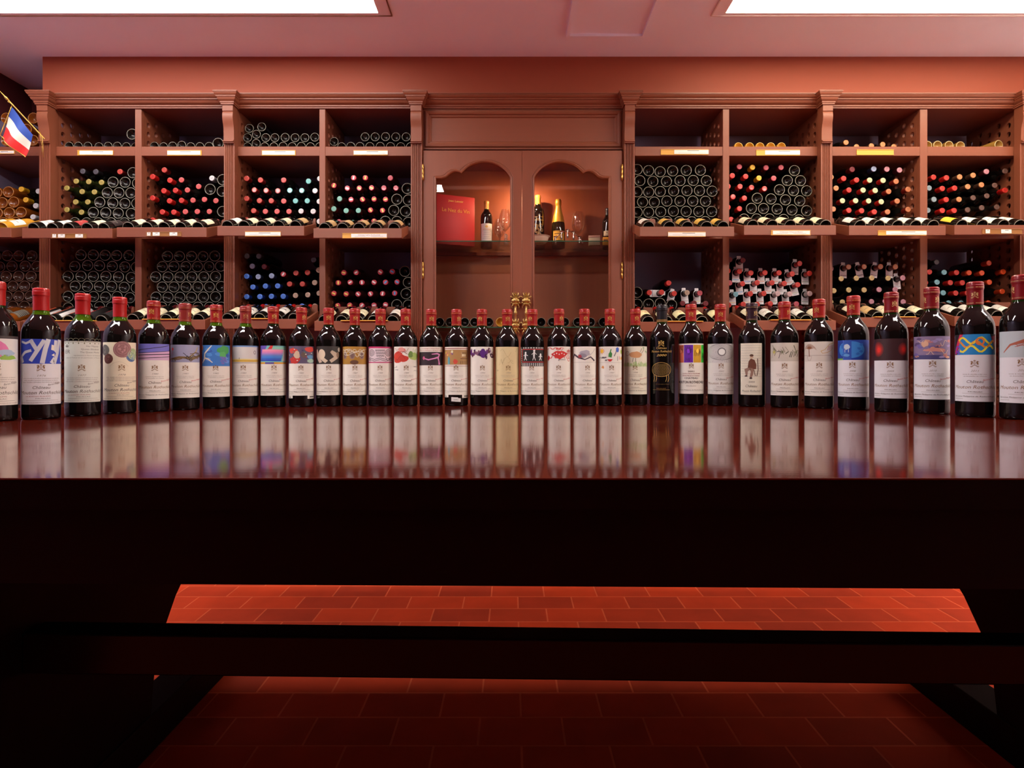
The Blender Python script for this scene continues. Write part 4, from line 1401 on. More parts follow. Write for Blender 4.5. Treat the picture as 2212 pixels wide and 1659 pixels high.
# ------------------------------------------------------------------ the arc of bottles on the table
VPROF = [(0, .024), (.012, .021), (.024, .009), (.0305, .001), (.0330, 0), (.0358, .0012), (.0370, .005), (.0373, .012), (.0373, .190), (.0371, .197), (.0360, .206), (.0330, .2155), (.0280, .2245), (.0222, .2325), (.0180, .2385), (.0158, .244),
         (.0149, .250), (.0146, .256)]


def vintage_mesh(name, neck, fill=14):
    bm = bmesh.new()
    mis = [1 if i >= fill else 0 for i in range(len(VPROF) - 1)]
    lathe(bm, VPROF, 40, mis)
    bmesh.ops.recalc_face_normals(bm, faces=bm.faces)
    me = bpy.data.meshes.new(name)
    bm.to_mesh(me)
    bm.free()
    me.materials.append(WINE)
    me.materials.append(neck)
    me.set_sharp_from_angle(angle=R(60))
    return me


VB = {'bright': vintage_mesh('glass_body', NECKG), 'low': vintage_mesh('glass_body', NECKG, 13), 'deep': vintage_mesh('glass_body', NECKD, 15)}
GOLDI = (206, 160, 84)
BRN = (136, 100, 62)
TXT = (96, 84, 74)
TXL = (150, 138, 126)


def crest(f, u, v, s, c=BRN, lay=3):
    """Crown over a shield held by two rams, with a ribbon below."""
    f.poly([(u - .13 * s, v + .40 * s), (u - .17 * s, v + .55 * s), (u - .07 * s, v + .46 * s), (u, v + .60 * s), (u + .07 * s, v + .46 * s), (u + .17 * s, v + .55 * s), (u + .13 * s, v + .40 * s)], c, lay)
    f.ring(u, v + .12 * s, .17 * s, .045 * s, c, lay, 12, .22 * s)
    f.rect(u - .09 * s, v + .08 * s, u + .09 * s, v + .12 * s, c, lay)
    f.rect(u - .02 * s, v - .04 * s, u + .02 * s, v + .28 * s, c, lay)
    for k in (-1, 1):
        f.ell(u + k * .34 * s, v + .08 * s, .10 * s, .25 * s, c, lay, 10, k * .35)
        f.ell(u + k * .33 * s, v + .34 * s, .11 * s, .07 * s, c, lay, 8, k * .3)
        f.ring(u + k * .40 * s, v + .30 * s, .09 * s, .04 * s, c, lay, 9)
        f.stroke([(u + k * .30 * s, v - .14 * s), (u + k * .22 * s, v - .24 * s)], .05 * s, c, lay)
        f.ring(u + k * .42 * s, v - .40 * s, .085 * s, .045 * s, c, lay, 10)
    f.stroke([(u - .42 * s, v - .47 * s), (u - .28 * s, v - .40 * s), (u - .12 * s, v - .24 * s), (u, v - .21 * s), (u + .12 * s, v - .24 * s), (u + .28 * s, v - .40 * s), (u + .42 * s, v - .47 * s)], .07 * s, c, lay)


def cap_mesh(c, gold, style):
    f = Flat()
    if style != 'plain':
        for k in range(3):
            a = (k - 1) * 33.0
            crest(f, a, 269.5, 13.5, gold, 2)
        f.text('MOUTON  ROTHSCHILD   MOUTON  ROTHSCHILD', 0, 251.2, 3.0, gold, 2, width=92, bold=.01)
        f.text('MIS EN BOUTEILLE AU CHATEAU   MIS EN BOUTEILLE AU CHATEAU', 0, 286.4, 3.0, gold, 2, width=100, bold=.01)
    if style == 'banded':
        f = Flat()
        f.rect(-50, 249, 50, 256, (150, 112, 62), 1)
        f.rect(-50, 251.5, 50, 252.4, (70, 50, 30), 2)
        f.rect(-50, 254, 50, 254.6, (70, 50, 30), 2)
    bm = f.wrap(lambda u, v, h: ((15.75 + (1.15 if v > 284 else 0) + h) * math.sin(u / 15.75), -(15.75 + (1.15 if v > 284 else 0) + h) * math.cos(u / 15.75), v), step=2.5)
    col = bm.loops.layers.float_color['Ink']
    old = set(bm.faces)
    lathe(bm, [(.0151, .2485), (.0156, .2490), (.01565, .280), (.0160, .2830), (.0167, .2838), (.0168, .2925), (.0163, .2932), (.0162, .2948), (.0166, .2955), (.0160, .2985), (.0138, .3002), (0, .3005)], 32)
    for fc in bm.faces:
        if fc not in old:
            for l in fc.loops:
                l[col] = (*lin(c), 1)
    me = bpy.data.meshes.new('capsule')
    bm.to_mesh(me)
    bm.free()
    me.materials.append(FOIL)
    for p in me.polygons:
        p.use_smooth = True
    me.set_sharp_from_angle(angle=R(35))
    return me


VC = {'plain': cap_mesh((172, 28, 28), GOLDI, 'plain'), 'red': cap_mesh((158, 34, 32), GOLDI, 'crest'), 'rust': cap_mesh((140, 44, 40), (190, 130, 80), 'crest'),
      'wine': cap_mesh((132, 24, 30), (214, 178, 120), 'crest'), 'black': cap_mesh((30, 30, 34), GOLDI, 'banded'), 'plum': cap_mesh((52, 30, 40), (200, 170, 110), 'crest')}
PAPER = (232, 224, 214)
CREAMP = (228, 214, 180)
COOL = (222, 220, 224)


def base_text(f, year, kind, cu=0.0):
    """The printed lower half that these labels share."""
    crest(f, cu, 117, 15, BRN)
    if kind == 'old':                            # 1970s: more lines of small type
        f.text(year, cu, 97, 6, TXL, 3, .3, width=16)
        for i, w in enumerate((74, 70, 78)):
            f.text('cette récolte a produit bordelaises et demies', cu, 92 - i * 4.4, 3.2, (130, 110, 104), 3, .3, width=w)
        f.text('Baron Philippe', cu + 27, 78.5, 6, (110, 90, 84), 3, .4, width=30, rot=.18)
        f.text('Château', cu, 69, 9.5, TXT, 3, .25, width=33)
        f.text('Mouton Rothschild', cu, 57, 11, TXT, 3, .25, width=92)
        f.text('LE BARON PHILIPPE', cu - 6, 51, 3.2, (150, 60, 50), 3, width=48)
        f.text('PAUILLAC', cu + 4, 46, 3.6, TXT, 3, width=28)
        f.rect(-30, 42.5, 36, 43.2, TXL, 2)
        f.text('TOUTE LA RECOLTE MISE EN BOUTEILLES AU CHATEAU', 0, 37.2, 2.6, (120, 90, 70), 3, width=88)
    else:
        f.text(year, cu, 99.5, 5.6, TXL, 3, .35, width=15)
        f.text('toute la récolte a été mise', cu, 93, 3.4, TXL, 3, .3, width=46)
        f.text('en bouteilles au Château', cu + 1, 88.5, 3.4, TXL, 3, .3, width=44)
        f.text('Baronne Philippine', cu + 31, 82, 5, (200, 70, 74), 3, .4, width=32, rot=.16)
        f.text('Château', cu, 75, 9, TXT, 3, .25, width=31)
        f.text('Mouton Rothschild', cu + 1, 62.5, 10.5, BRN, 3, .25, width=92)
        f.text('PAUILLAC', cu + 1, 54.5, 3.2, TXT, 3, width=26, bold=.01)
        f.rect(cu - 24, 51.3, cu + 28, 51.8, TXL, 2)
        f.text('Baronne Philippine de Rothschild g.f.a.', 0, 44, 4.4, TXT, 3, .3, width=88)
        f.rect(-44, 39.5, -22, 40.2, TXL, 2)


def pen(f, c, n, u0, u1, v0, v1, w, rng, lay=4, wav=6):
    """Loose pen lines wandering across a picture."""
    for i in range(n):
        a = rng.uniform(v0, v1)
        ph, am = rng.uniform(0, 6), rng.uniform(.3, 1) * (v1 - v0) * .25
        s0, s1 = sorted((rng.uniform(u0, u1), rng.uniform(u0, u1)))
        if s1 - s0 < 12:
            s1 = min(u1, s0 + 16)
        pts = [(s0 + (s1 - s0) * t / 9, max(v0, min(v1, a + am * math.sin(ph + t * wav / 9)))) for t in range(10)]
        f.stroke(pts, w, c, lay)


W = 49.0
V0, V1 = 34.0, 182.0


def art(i, f, rng):
    """A plain picture of the same size and colours across the top of label i."""
    A0 = 130.0
    bg = lambda c, a=A0, b_=V1: f.rect(-W, a, W, b_, c, 1)
    if i == 0:
        bg((226, 222, 218), 128)
        f.blob(-8, 158, 34, 20, (222, 120, 170), 2, rng=rng); f.blob(16, 146, 22, 9, (170, 190, 210), 3, rng=rng); f.blob(20, 136, 22, 7, (150, 190, 80), 3, rng=rng); f.blob(-10, 140, 20, 8, (226, 130, 176), 4, rng=rng)
        f.rect(-W, 176, W, V1, (70, 60, 60), 2)
    elif i == 1:
        bg((44, 66, 178), 126)
        for pts, w in (([(-44, 176), (-30, 172), (-14, 178)], 5), ([(-46, 140), (-32, 152), (-18, 156)], 6), ([(-20, 180), (-8, 158)], 8), ([(6, 180), (-12, 146), (-20, 132)], 8), ([(14, 182), (8, 160), (2, 127)], 9), ([(30, 180), (28, 158), (36, 150)], 8),
                       ([(40, 182), (34, 150), (26, 127)], 8), ([(-40, 128), (-46, 142)], 10), ([(20, 127), (28, 140), (22, 132)], 9), ([(46, 181), (48, 130)], 6)):
            f.stroke(pts, w, (206, 206, 214), 2)
        f.poly([(19, 158), (25, 156), (26, 168), (20, 170)], (226, 216, 200), 3)
        f.poly([(20, 146), (27, 142), (26, 150)], (226, 216, 200), 3)
    elif i == 2:
        for k in range(-4, 5):                   # swags along the top edge
            f.ring(k * 11.5, V1 + 2, 6, .9, (120, 116, 96), 2, 16, 4.5)
            f.ell(k * 11.5 + 5.7, 177, 1.2, 2.2, (110, 110, 84), 3)
        f.text('ER', -33, 152, 13, (120, 120, 110), 3, .1, width=15)
        f.poly([(-38, 167), (-40, 172), (-36.5, 170), (-34, 175), (-31.5, 170), (-28, 172), (-30, 167)], (110, 110, 100), 3)
        for k, (s, w) in enumerate((('Her Majesty', 30), ('Queen Elizabeth', 42), ('The Queen Mother', 46))):
            f.text(s, 20 if k else 24, 168 - k * 7.4, 5.4, (104, 104, 96), 3, width=w)
        f.text('représentant la Maison de Rothschild', 14, 146, 4, (140, 140, 130), 3, .3, width=62)
        f.text('dans la France et en particulier à Mouton', 4, 140.5, 4, (140, 140, 130), 3, .3, width=80)
    elif i == 3:
        for u, v, r, c, d in ((-36, 162, 14, (96, 92, 88), (130, 124, 116)), (-26, 140, 13, (92, 52, 48), (140, 86, 78)), (8, 164, 21, (150, 104, 104), (190, 140, 140)), (34, 152, 15, (150, 172, 120), (196, 204, 160)), (30, 146, 14, (70, 96, 140), (120, 150, 190))):
            lay = 2 if c != (70, 96, 140) else 1
            f.ell(u, v, r, r, c, lay, 22)
            for q in range(3):
                f.ring(u, v, r * (.85 - .27 * q), .9, d, lay + 2, 20)
            for q in range(7):
                f.ell(u + rng.uniform(-.5, .5) * r, v + rng.uniform(-.5, .5) * r, r * .10, r * .14, d, lay + 3, 7)
        f.stroke([(24 * math.cos(t * PI / 12), 108 + 24 * math.sin(t * PI / 12)) for t in range(2, 11)], .5, (190, 176, 150), 2)
    elif i == 4:
        bg((206, 168, 196), 138)
        f.poly([(-W, 156), (W, 162), (W, V1), (-W, V1)], (116, 112, 196), 2)
        f.poly([(-W, 146), (W, 150), (W, 163), (-W, 155)], (214, 170, 204), 3)
        for a, b_, w in ((165, 180, 1.6), (157, 164, 1.2), (152, 155, 2.2), (143, 148, 1.4)):
            f.stroke([(-W, a), (-16, a + (b_ - a) * .25), (14, a + (b_ - a) * .55), (W, b_)], w, (46, 34, 54), 4)
    elif i == 5:
        bg((158, 156, 184), 133)
        f.poly([(-W, 138), (-10, 144), (20, 140), (W, 150), (W, 156), (16, 148), (-16, 150), (-W, 142)], (126, 100, 64), 2)
        pen(f, (112, 84, 50), 6, -W, W, 136, 160, 2.2, rng)
        pen(f, (40, 32, 34), 5, -6, W, 140, 172, 1.4, rng, 5)
        f.stroke([(14, 150), (28, 162), (36, 176)], 3.0, (190, 160, 96), 5)
        f.ell(-36, 170, 4.2, 4.2, (214, 60, 72), 5)
        f.stroke([(-36, 166), (-37, 156)], .8, (214, 60, 72), 5)
    elif i == 6:
        bg((66, 122, 196), 122)
        for k in range(10):
            f.blob(rng.uniform(-W + 12, W - 12), rng.uniform(130, 176), 11, 6, ((84, 146, 216), (58, 96, 176), (112, 150, 220))[k % 3], 2, rng=rng)
        f.blob(24, 168, 22, 14, (72, 160, 84), 3, rng=rng); f.blob(20, 154, 12, 12, (88, 176, 96), 4, rng=rng)
        for k in range(12):
            f.ell(14 + rng.uniform(0, 16), 134 + rng.uniform(-4, 14), 3.6, 3.2, (112, 108, 186), 5, 8)
        f.stroke([(-44, 130), (-34, 142), (-32, 158), (-20, 170), (-10, 181)], [3, 6, 5, 4, 2], (232, 222, 206), 4)
        f.stroke([(-34, 146), (-20, 142), (-8, 132)], [5, 4, 2], (232, 222, 206), 4)
        f.ell(-45, 174, 5, 7, (206, 112, 70), 4)
    elif i == 7:
        bg((218, 212, 206), 132)
        f.rect(-W, 178, W, V1, (116, 150, 200), 2); f.rect(-W, 134, W, 140, (214, 172, 70), 2); f.rect(-W, 140, W, 143, (232, 210, 140), 2); f.rect(-W, 130.5, W, 131.6, (120, 96, 70), 2)
        f.ring(26, 162, 3.6, 1.4, (110, 80, 80), 3, 12, 5); f.rect(-20, 141, -18.6, 147, (70, 60, 56), 3)
    elif i == 8:
        bg((120, 190, 190), 130)
        f.poly([(-W, 136), (-44, 136), (-20, V1), (-W, V1)], (104, 84, 180), 2)
        for k, c in enumerate(((238, 150, 176), (226, 136, 180), (180, 130, 196), (110, 130, 200), (70, 130, 210), (56, 104, 196), (50, 80, 184))):
            f.rect(-38 + k * -1.2, 166 - k * 5, 30 - k * 1.5, 171 - k * 5, c, 3)
        f.poly([(-18, 172), (-6, 172), (-2, V1), (-10, V1)], (214, 56, 56), 4); f.rect(-6, 172, W, 178, (150, 204, 180), 3)
        f.poly([(26, 136), (30, 170), (44, 170), (40, 136)], (228, 224, 220), 4); f.rect(-W, 128, W, 133, (222, 160, 52), 4); f.rect(-26, 128, 0, 133, (104, 84, 160), 5)
    elif i == 9:
        bg((96, 84, 110), 130)
        f.blob(-26, 168, 18, 10, (206, 64, 54), 2, rng=rng); f.blob(28, 172, 20, 9, (214, 70, 58), 2, rng=rng); f.blob(-20, 140, 22, 12, (190, 52, 46), 3, rng=rng); f.blob(-12, 156, 12, 14, (206, 176, 150), 4, rng=rng)
        f.blob(8, 156, 9, 10, (110, 88, 80), 4, rng=rng); f.blob(30, 150, 14, 8, (100, 150, 190), 3, rng=rng); f.blob(32, 138, 16, 7, (170, 200, 180), 4, rng=rng)
        for k in range(16):
            f.blob(rng.uniform(-44, 44), rng.uniform(134, 178), 3, 2, rng.choice(((50, 60, 110), (220, 210, 200), (80, 140, 120), (200, 70, 70))), 5, 8, rng=rng)
        f.poly([(34, 104), (40, 122), (43, 112), (38, 98)], (236, 236, 232), 4)
    elif i == 10:
        bg((58, 52, 50), 128)
        f.poly([(-46, 170), (-40, 174), (-30, 150), (-20, 134), (-30, 131), (-44, 150)], (214, 186, 166), 2)
        f.ell(-22, 158, 12, 15, (226, 204, 178), 3); f.poly([(-20, 152), (-2, 138), (-10, 131), (-28, 144)], (214, 192, 168), 3)
        f.poly([(4, 164), (10, 170), (34, 158), (30, 146), (8, 132), (2, 140), (16, 150)], (204, 182, 160), 3); f.ell(30, 156, 6, 9, (150, 126, 108), 4)
        f.ell(36, 172, 6, 7, (228, 222, 210), 4)
    elif i == 11:
        bg((176, 128, 52), 128)
        for u in (-34, -8, 22):
            f.ell(u, 156, 9, 13, (150, 120, 104), 3); f.ell(u, 155, 5, 9, (120, 92, 90), 4)
            f.ring(u - 6, 168, 5, 2.2, (206, 190, 166), 4, 12); f.ring(u + 7, 168, 5, 2.2, (206, 190, 166), 4, 12)
        f.ell(-2, 134, 13, 7, (104, 70, 52), 3); pen(f, (226, 214, 190), 7, -W, W, 146, 174, 1.4, rng, 5)
    elif i == 12:
        f.rect(-W, 132, W, V1, (196, 60, 110), 1); f.rect(-W + 3, 135, W - 3, 177, (226, 206, 212), 2)
        K = (34, 30, 34)
        for u in (-28, 26):
            for q in (3, 6.5, 10):
                f.ring(u, 163, q, 1.3, K, 3, 16)
        for k in range(14):
            f.ring(-12 + (k % 5) * 6 + (k // 5) * 2, 170 - (k // 5) * 8, 2.3, 1.2, K, 3, 9)
        for v in (140, 145):
            f.stroke([(-44 + t * 9, v + 2.5 * math.sin(t * 1.6)) for t in range(11)], 1.4, K, 3)
        f.stroke([(-40, 152), (-34, 138)], 1.4, K, 3); f.stroke([(16, 152), (24, 138), (40, 150)], 1.6, K, 3)
    elif i == 13:
        f.blob(-28, 150, 26, 20, (206, 66, 50), 2, rng=rng); f.blob(-8, 146, 16, 12, (196, 60, 48), 3, rng=rng); f.blob(-14, 172, 16, 8, (226, 150, 140), 3, rng=rng)
        f.blob(26, 152, 24, 14, (176, 196, 110), 2, rng=rng); f.blob(14, 158, 9, 12, (110, 140, 70), 4, rng=rng)
        for k in range(9):
            f.stroke([(16 + k * 3.4, 150), (20 + k * 3.8, 164 + rng.uniform(0, 14))], 1.0, (140, 176, 90), 4)
        pen(f, (150, 40, 40), 6, -W, 8, 138, 176, 1.0, rng, 5)
        for u, v, r in ((-40, 120, -1), (-36, 108, 1), (30, 122, 1), (32, 108, -1)):
            pen(f, (70, 64, 64), 2, u - 8, u + 10, v - 3, v + 4, .8, rng, 3, 14)
    elif i == 14:
        f.rect(-W, 166, W, V1, PAPER, 1); f.text('En hommage à Château Mouton', 0, 175.5, 4.2, (190, 60, 66), 3, width=60); f.text('Baronne Philippine de Rothschild', 0, 169.2, 4.2, (190, 60, 66), 3, width=74)
        bg((52, 38, 46), 125, 166)
        f.stroke([(-24, 147), (-6, 142), (12, 146), (26, 150), (30, 158), (22, 161), (4, 159)], [2, 4, 4, 5, 6, 4, 2.5], (222, 138, 190), 3)
        f.stroke([(24, 150), (28, 138), (30, 127)], [5, 4, 7], (214, 130, 186), 3); f.ell(-22, 147, 4, 5.5, (206, 96, 140), 4)
    elif i == 15:
        f.rect(-W, 124, W, V1, (226, 214, 206), 1); f.rect(-W + 1, 127, W - 1, 173, (176, 134, 84), 2); f.rect(-W, 176, W, 178, (150, 60, 50), 2); f.rect(-W, 122, W, 123, (150, 60, 50), 2)
        f.rect(-28, 128, -20, 148, (84, 150, 160), 3); f.rect(-26, 146, -22, 152, (84, 150, 160), 3); f.blob(-2, 136, 8, 9, (206, 80, 66), 3, rng=rng)
        for k in range(8):
            f.ell(-34 + rng.uniform(-6, 22), 160 + rng.uniform(-6, 8), 3.6, 3.6, rng.choice(((232, 220, 180), (110, 84, 140), (224, 180, 80), (190, 110, 100))), 3, 9)
        f.rect(16, 150, 38, 166, (150, 110, 66), 3); f.rect(20, 152, 34, 160, (214, 190, 150), 4); f.rect(14, 144, 42, 147, (130, 90, 60), 3)
        for k in range(5):
            f.stroke([(14 + k * 6, 129), (16 + k * 6, 139)], 2, (120, 84, 56), 3)
    elif i == 16:
        for k in range(26):
            f.blob(-44 + k * 3.5, 162 + rng.uniform(-10, 10), 7, 13 * rng.uniform(.5, 1), rng.choice(((70, 30, 84), (104, 48, 120), (60, 34, 60), (130, 84, 110), (90, 40, 60))), 2 + k % 4, 9, .6, rng)
        for k in range(7):
            f.blob(28 + rng.uniform(-14, 14), 164 + rng.uniform(-10, 10), 4, 3, (200, 186, 196), 6, 8, .5, rng)
        f.blob(2, 162, 12, 18, (90, 40, 124), 6, 12, .5, rng)
    elif i == 17:
        f.rect(-W, V0, W, V1, (218, 196, 150), 1)
        pen(f, (168, 146, 104), 6, -34, 40, 126, 176, .7, rng, 3)
        f.ell(-34, 109, 4, 2.2, (120, 110, 90), 3); f.ell(-34, 109, 2.8, 1.3, (218, 196, 150), 4)
    elif i == 18:
        f.rect(-W + 6, 122, W, V1, (30, 28, 28), 1)
        for k in range(14):
            f.rect(-38 + k * 6.2, 123, -35.6 + k * 6.2, 132, (224, 220, 216), 2)
        for k in range(9):
            f.rect(-W + 6, 128 + k * 5.6, -36, 130 + k * 5.8, (224, 220, 216), 2); f.rect(-30 + k * 8.6, 177, -25 + k * 8.6, 180, (224, 220, 216), 2)
        f.rect(-34, 134, W, 175, (206, 60, 60), 3); f.rect(-32, 136, W, 173, (30, 28, 28), 4)
        for u, h in ((-20, 26), (8, 34), (30, 20)):
            f.ell(u, 141 + h * .85, 3.2, 3.6, (232, 230, 228), 5); f.stroke([(u, 141 + h * .75), (u - 1, 141 + h * .3)], [6, 5], (226, 224, 222), 5)
            f.stroke([(u - 1, 141 + h * .3), (u - 5, 140)], 2.2, (226, 224, 222), 5); f.stroke([(u, 141 + h * .3), (u + 4, 140)], 2.2, (226, 224, 222), 5); f.stroke([(u - 8, 141 + h * .5), (u, 141 + h * .7), (u + 8, 141 + h * .5)], 1.8, (226, 224, 222), 5)
    elif i == 19:
        RD = (206, 50, 46)
        f.poly([(-26, 158), (-8, 168), (14, 168), (32, 160), (4, 142)], RD, 2); f.blob(-38, 146, 8, 8, RD, 2, rng=rng)
        pen(f, RD, 9, -46, 46, 140, 178, 1.5, rng, 3, 14)
        for k in range(5):
            f.ell(-14 + k * 8, 158 + (k % 2) * 3, 2, 2, (236, 226, 220), 4, 9)
        f.text('guest', 10, 140, 8, (70, 50, 50), 4, .3, width=24); f.ring(36, 142, 5, 1.6, RD, 4, 12); f.text('la', 38, 166, 12, RD, 4, .2, width=16)
    elif i == 20:
        f.blob(4, 162, 20, 11, (176, 168, 178), 2, rng=rng); f.blob(-4, 154, 16, 9, (150, 140, 152), 3, rng=rng)
        f.stroke([(-44, 140), (-34, 158), (-16, 148), (4, 142), (22, 150), (38, 138)], [2, 7, 6, 3, 4, 6], (74, 58, 70), 4); f.blob(-12, 152, 7, 6, (170, 60, 70), 5, rng=rng)
        f.stroke([(14, 150), (30, 164), (40, 176)], .9, (140, 120, 140), 5); f.rect(-W, 133, W, 133.6, TXL, 2)
    elif i == 21:
        f.ell(-26, 168, 6.5, 6.5, (236, 180, 50), 3)
        for k in range(10):
            a = k * PI / 5
            f.stroke([(-26 + 7 * math.cos(a), 168 + 7 * math.sin(a)), (-26 + 11 * math.cos(a), 168 + 11 * math.sin(a))], [2.4, .5], (206, 70, 50), 3)
        f.poly([(-4, 150), (6, 148), (8, 160), (4, 166), (6, 174), (3, 174), (0, 164), (-3, 160)], (60, 130, 60), 3); f.blob(26, 172, 7, 9, (70, 100, 190), 3, rng=rng); f.blob(44, 166, 5, 8, (150, 180, 60), 3, rng=rng); f.blob(44, 146, 5, 6, (226, 170, 60), 3, rng=rng)
        f.poly([(-8, 143), (10, 143), (4, 136), (-2, 136)], (200, 54, 54), 3); f.stroke([(26, 152), (26, 138)], 1.6, (70, 60, 60), 3); f.stroke([(34, 152), (34, 142)], 2.2, (206, 70, 60), 3); f.stroke([(14, 152), (20, 164), (22, 172)], 3, (120, 116, 120), 3)
        pen(f, (60, 58, 60), 5, -44, -8, 136, 150, 1.3, rng, 4, 16); f.blob(-22, 118, 6, 6, (222, 150, 90), 3, 9, .6, rng); f.rect(-W, 132.5, W, 133, TXL, 2)
    elif i == 22:
        f.blob(2, 156, 22, 11, (206, 150, 104), 3, rng=rng, rough=.18); f.ring(-26, 160, 7, 1, (80, 70, 66), 4, 12)
        for a in ((-6, 146, -8, 134), (2, 146, 2, 134), (20, 160, 30, 172), (16, 164, 22, 176)):
            f.stroke([a[:2], a[2:]], 1.3, (80, 66, 60), 4)
        for k in range(38):
            u = -46 + k * 2.5
            f.stroke([(u, 120), (u + rng.uniform(-1, 2), 128 + rng.uniform(0, 8))], 1.2, rng.choice(((120, 180, 60), (160, 200, 80))), 3)
        f.text('9', 28, 172, 12, (60, 140, 70), 4, width=6); f.text('98', 38, 162, 10, (60, 140, 70), 4, width=10, rot=-.3)
    elif i == 24:
        f.rect(-W, 128, W, V1, PAPER, 1)
        for k, c in enumerate(((222, 110, 84), (104, 30, 160), (206, 154, 40), (50, 190, 50))):
            u0 = (-46, -22, 6, 32)[k]; u1 = (-23, 5, 31, 49)[k]
            f.rect(u0, 126, u1, 178, c, 2)
            pen(f, tuple(v * .6 for v in c), 4, u0 + 2, u1 - 1, 130, 176, 1.2, rng, 3, 16)
            f.blob((u0 + u1) / 2, 160, 5, 8, tuple(min(255, v * 1.2 + 20) for v in c), 4, rng=rng)
    elif i == 25:
        f.rect(-W, 126, W, V1, (208, 204, 202), 1)
        for q in range(9):
            f.ring(2, 158, 12 + q * 4.2, .7, (150 - q * 2, 146 - q * 2, 146 - q * 2), 2, 30, min(24, 12 + q * 2.2))
        for k in range(90):
            u = rng.uniform(-46, 46); v = rng.uniform(128, 178)
            f.ell(u, v, .8, .7, (130, 128, 128), 3, 5)
        f.ring(2, 158, 11, 3, (120, 116, 116), 3, 24); f.ell(2, 158, 8.6, 8.6, (236, 234, 230), 4, 20); f.rect(-14, 34, -13.6, 126, (210, 202, 194), 2)
    elif i == 27:
        bg((206, 196, 182), 130)
        for k in range(22):
            u = rng.uniform(-46, 40)
            f.stroke([(u, rng.uniform(136, 176)), (u + rng.uniform(3, 11), rng.uniform(136, 176) * .1 + 142)], rng.uniform(1, 2.4), rng.choice(((60, 54, 50), (90, 86, 70), (130, 120, 100))), 3)
        for u in (-30, -6, 34):
            for k in range(6):
                a = k * PI / 3
                f.stroke([(u, 156), (u + 7 * math.cos(a), 156 + 8 * math.sin(a))], [2.6, .8], ((190, 180, 70) if u < -10 else (110, 112, 80)), 4)
    elif i == 28:
        bg((216, 206, 194), 128)
        for k in range(13):
            a = PI * (.02 + k / 12.4)
            f.stroke([(-26, 162), (-26 + 13 * math.cos(a), 164 + 12 * math.sin(a)), (-26 + 20 * math.cos(a), 158 + 12 * math.sin(a))], [1.6, 1.3, .5], (150, 96, 66), 3)
        f.stroke([(-27, 162), (-26, 142)], 2.4, (140, 96, 70), 3); f.stroke([(-33, 142), (-30, 131), (-22, 131), (-19, 142), (-33, 142)], .8, (140, 110, 90), 3)
        f.rect(-W, 144, 32, 144.7, (120, 96, 84), 2); f.stroke([(32, 144), (W, 128)], .8, (110, 80, 110), 2)
        f.stroke([(4, 156), (14, 160), (26, 174), (46, 180)], 1.4, (196, 160, 80), 3); f.stroke([(4, 156), (8, 150), (20, 152), (36, 160)], 1.4, (196, 150, 90), 3)
        for k in range(5):
            f.stroke([(22 + k * 5, 158 + k), (24 + k * 5, 170 + k)], 1.5, (176, 84, 90), 3)
    elif i == 29:
        bg((28, 60, 150), 130)
        f.ell(-4, 157, 34, 22, (56, 130, 206), 2, 26); f.rect(-24, 130, -2, V1, (36, 76, 170), 3)
        for k in range(12):
            f.blob(rng.choice((-1, 1)) * rng.uniform(10, 26) - 2, 157 + rng.uniform(-14, 14), 6, 4, (40, 100, 186), 4, 9, .5, rng)
        f.blob(-13, 164, 10, 8, (190, 204, 216), 5, rng=rng); f.stroke([(-18, 158), (-18, 150)], 1.4, (190, 204, 216), 5); f.stroke([(-9, 158), (-9, 150)], 1.4, (190, 204, 216), 5)
        f.blob(-14, 142, 10, 4, (90, 150, 206), 5, rng=rng); f.rect(-W, 130, -24, 134, (110, 170, 60), 4)
    elif i == 30:
        f.rect(-W, 128, W, V1, (56, 24, 30), 1)
        for u, rr in ((-29, 1.0), (30, .85)):
            for q in range(5):
                k = 1 - q * .17
                f.ell(u + (1 - k) * 3, 156 - (1 - k) * 2, 15 * rr * k, 19 * rr * k, tuple(a + (b_ - a) * (q + 1) / 5 for a, b_ in zip((70, 24, 28), (226, 44, 34))), 2 + q, 18)
    elif i == 31:
        bg((136, 116, 150), 128)
        for k in range(26):
            f.blob(rng.uniform(-40, 40), rng.uniform(132, 178), 9, 4, rng.choice(((206, 150, 126), (112, 96, 160), (190, 120, 120), (90, 70, 110), (160, 140, 190))), 2 + k % 3, 9, .5, rng)
        f.blob(6, 150, 28, 6, (210, 140, 130), 5, 12, .4, rng); f.blob(-16, 164, 9, 9, (220, 170, 140), 6, 10, .4, rng); f.rect(-W, 128, W, 138, (70, 66, 116), 2)
        pen(f, (226, 190, 170), 4, -40, 42, 140, 172, 1.2, rng, 6)
    elif i == 32:
        f.rect(-W, 137, W, V1, (34, 26, 34), 1)
        f.poly([(-38, 137), (-24, V1), (30, V1), (46, 137)], (30, 130, 196), 2); f.poly([(-W, 140), (-30, V1), (-22, V1), (-40, 138)], (206, 40, 80), 2); f.poly([(32, 176), (W, 180), (W, 150)], (150, 30, 60), 2)
        for c, v, ph in (((236, 214, 50), 168, 0), ((222, 140, 50), 160, 1.6), ((236, 220, 60), 150, 3.2)):
            f.stroke([(-32 + t * 5, v + 7 * math.sin(t * .9 + ph)) for t in range(15)], 4.2, c, 4)
        f.ring(-36, 150, 6, 3, (120, 60, 180), 4, 14); f.stroke([(-46, 140), (-38, 144), (-30, 138)], 3, (120, 60, 180), 4); f.ring(10, 166, 7, 3.4, (226, 120, 60), 5, 16)
    elif i == 33:
        bg((186, 196, 200), 128)
        f.stroke([(-34, 138), (-20, 154), (0, 160), (18, 170)], [1.5, 4, 7, 4], (176, 96, 70), 3); f.blob(24, 166, 10, 7, (166, 84, 60), 3, rng=rng); f.stroke([(2, 160), (18, 156), (34, 162)], 1.4, (160, 80, 60), 3)
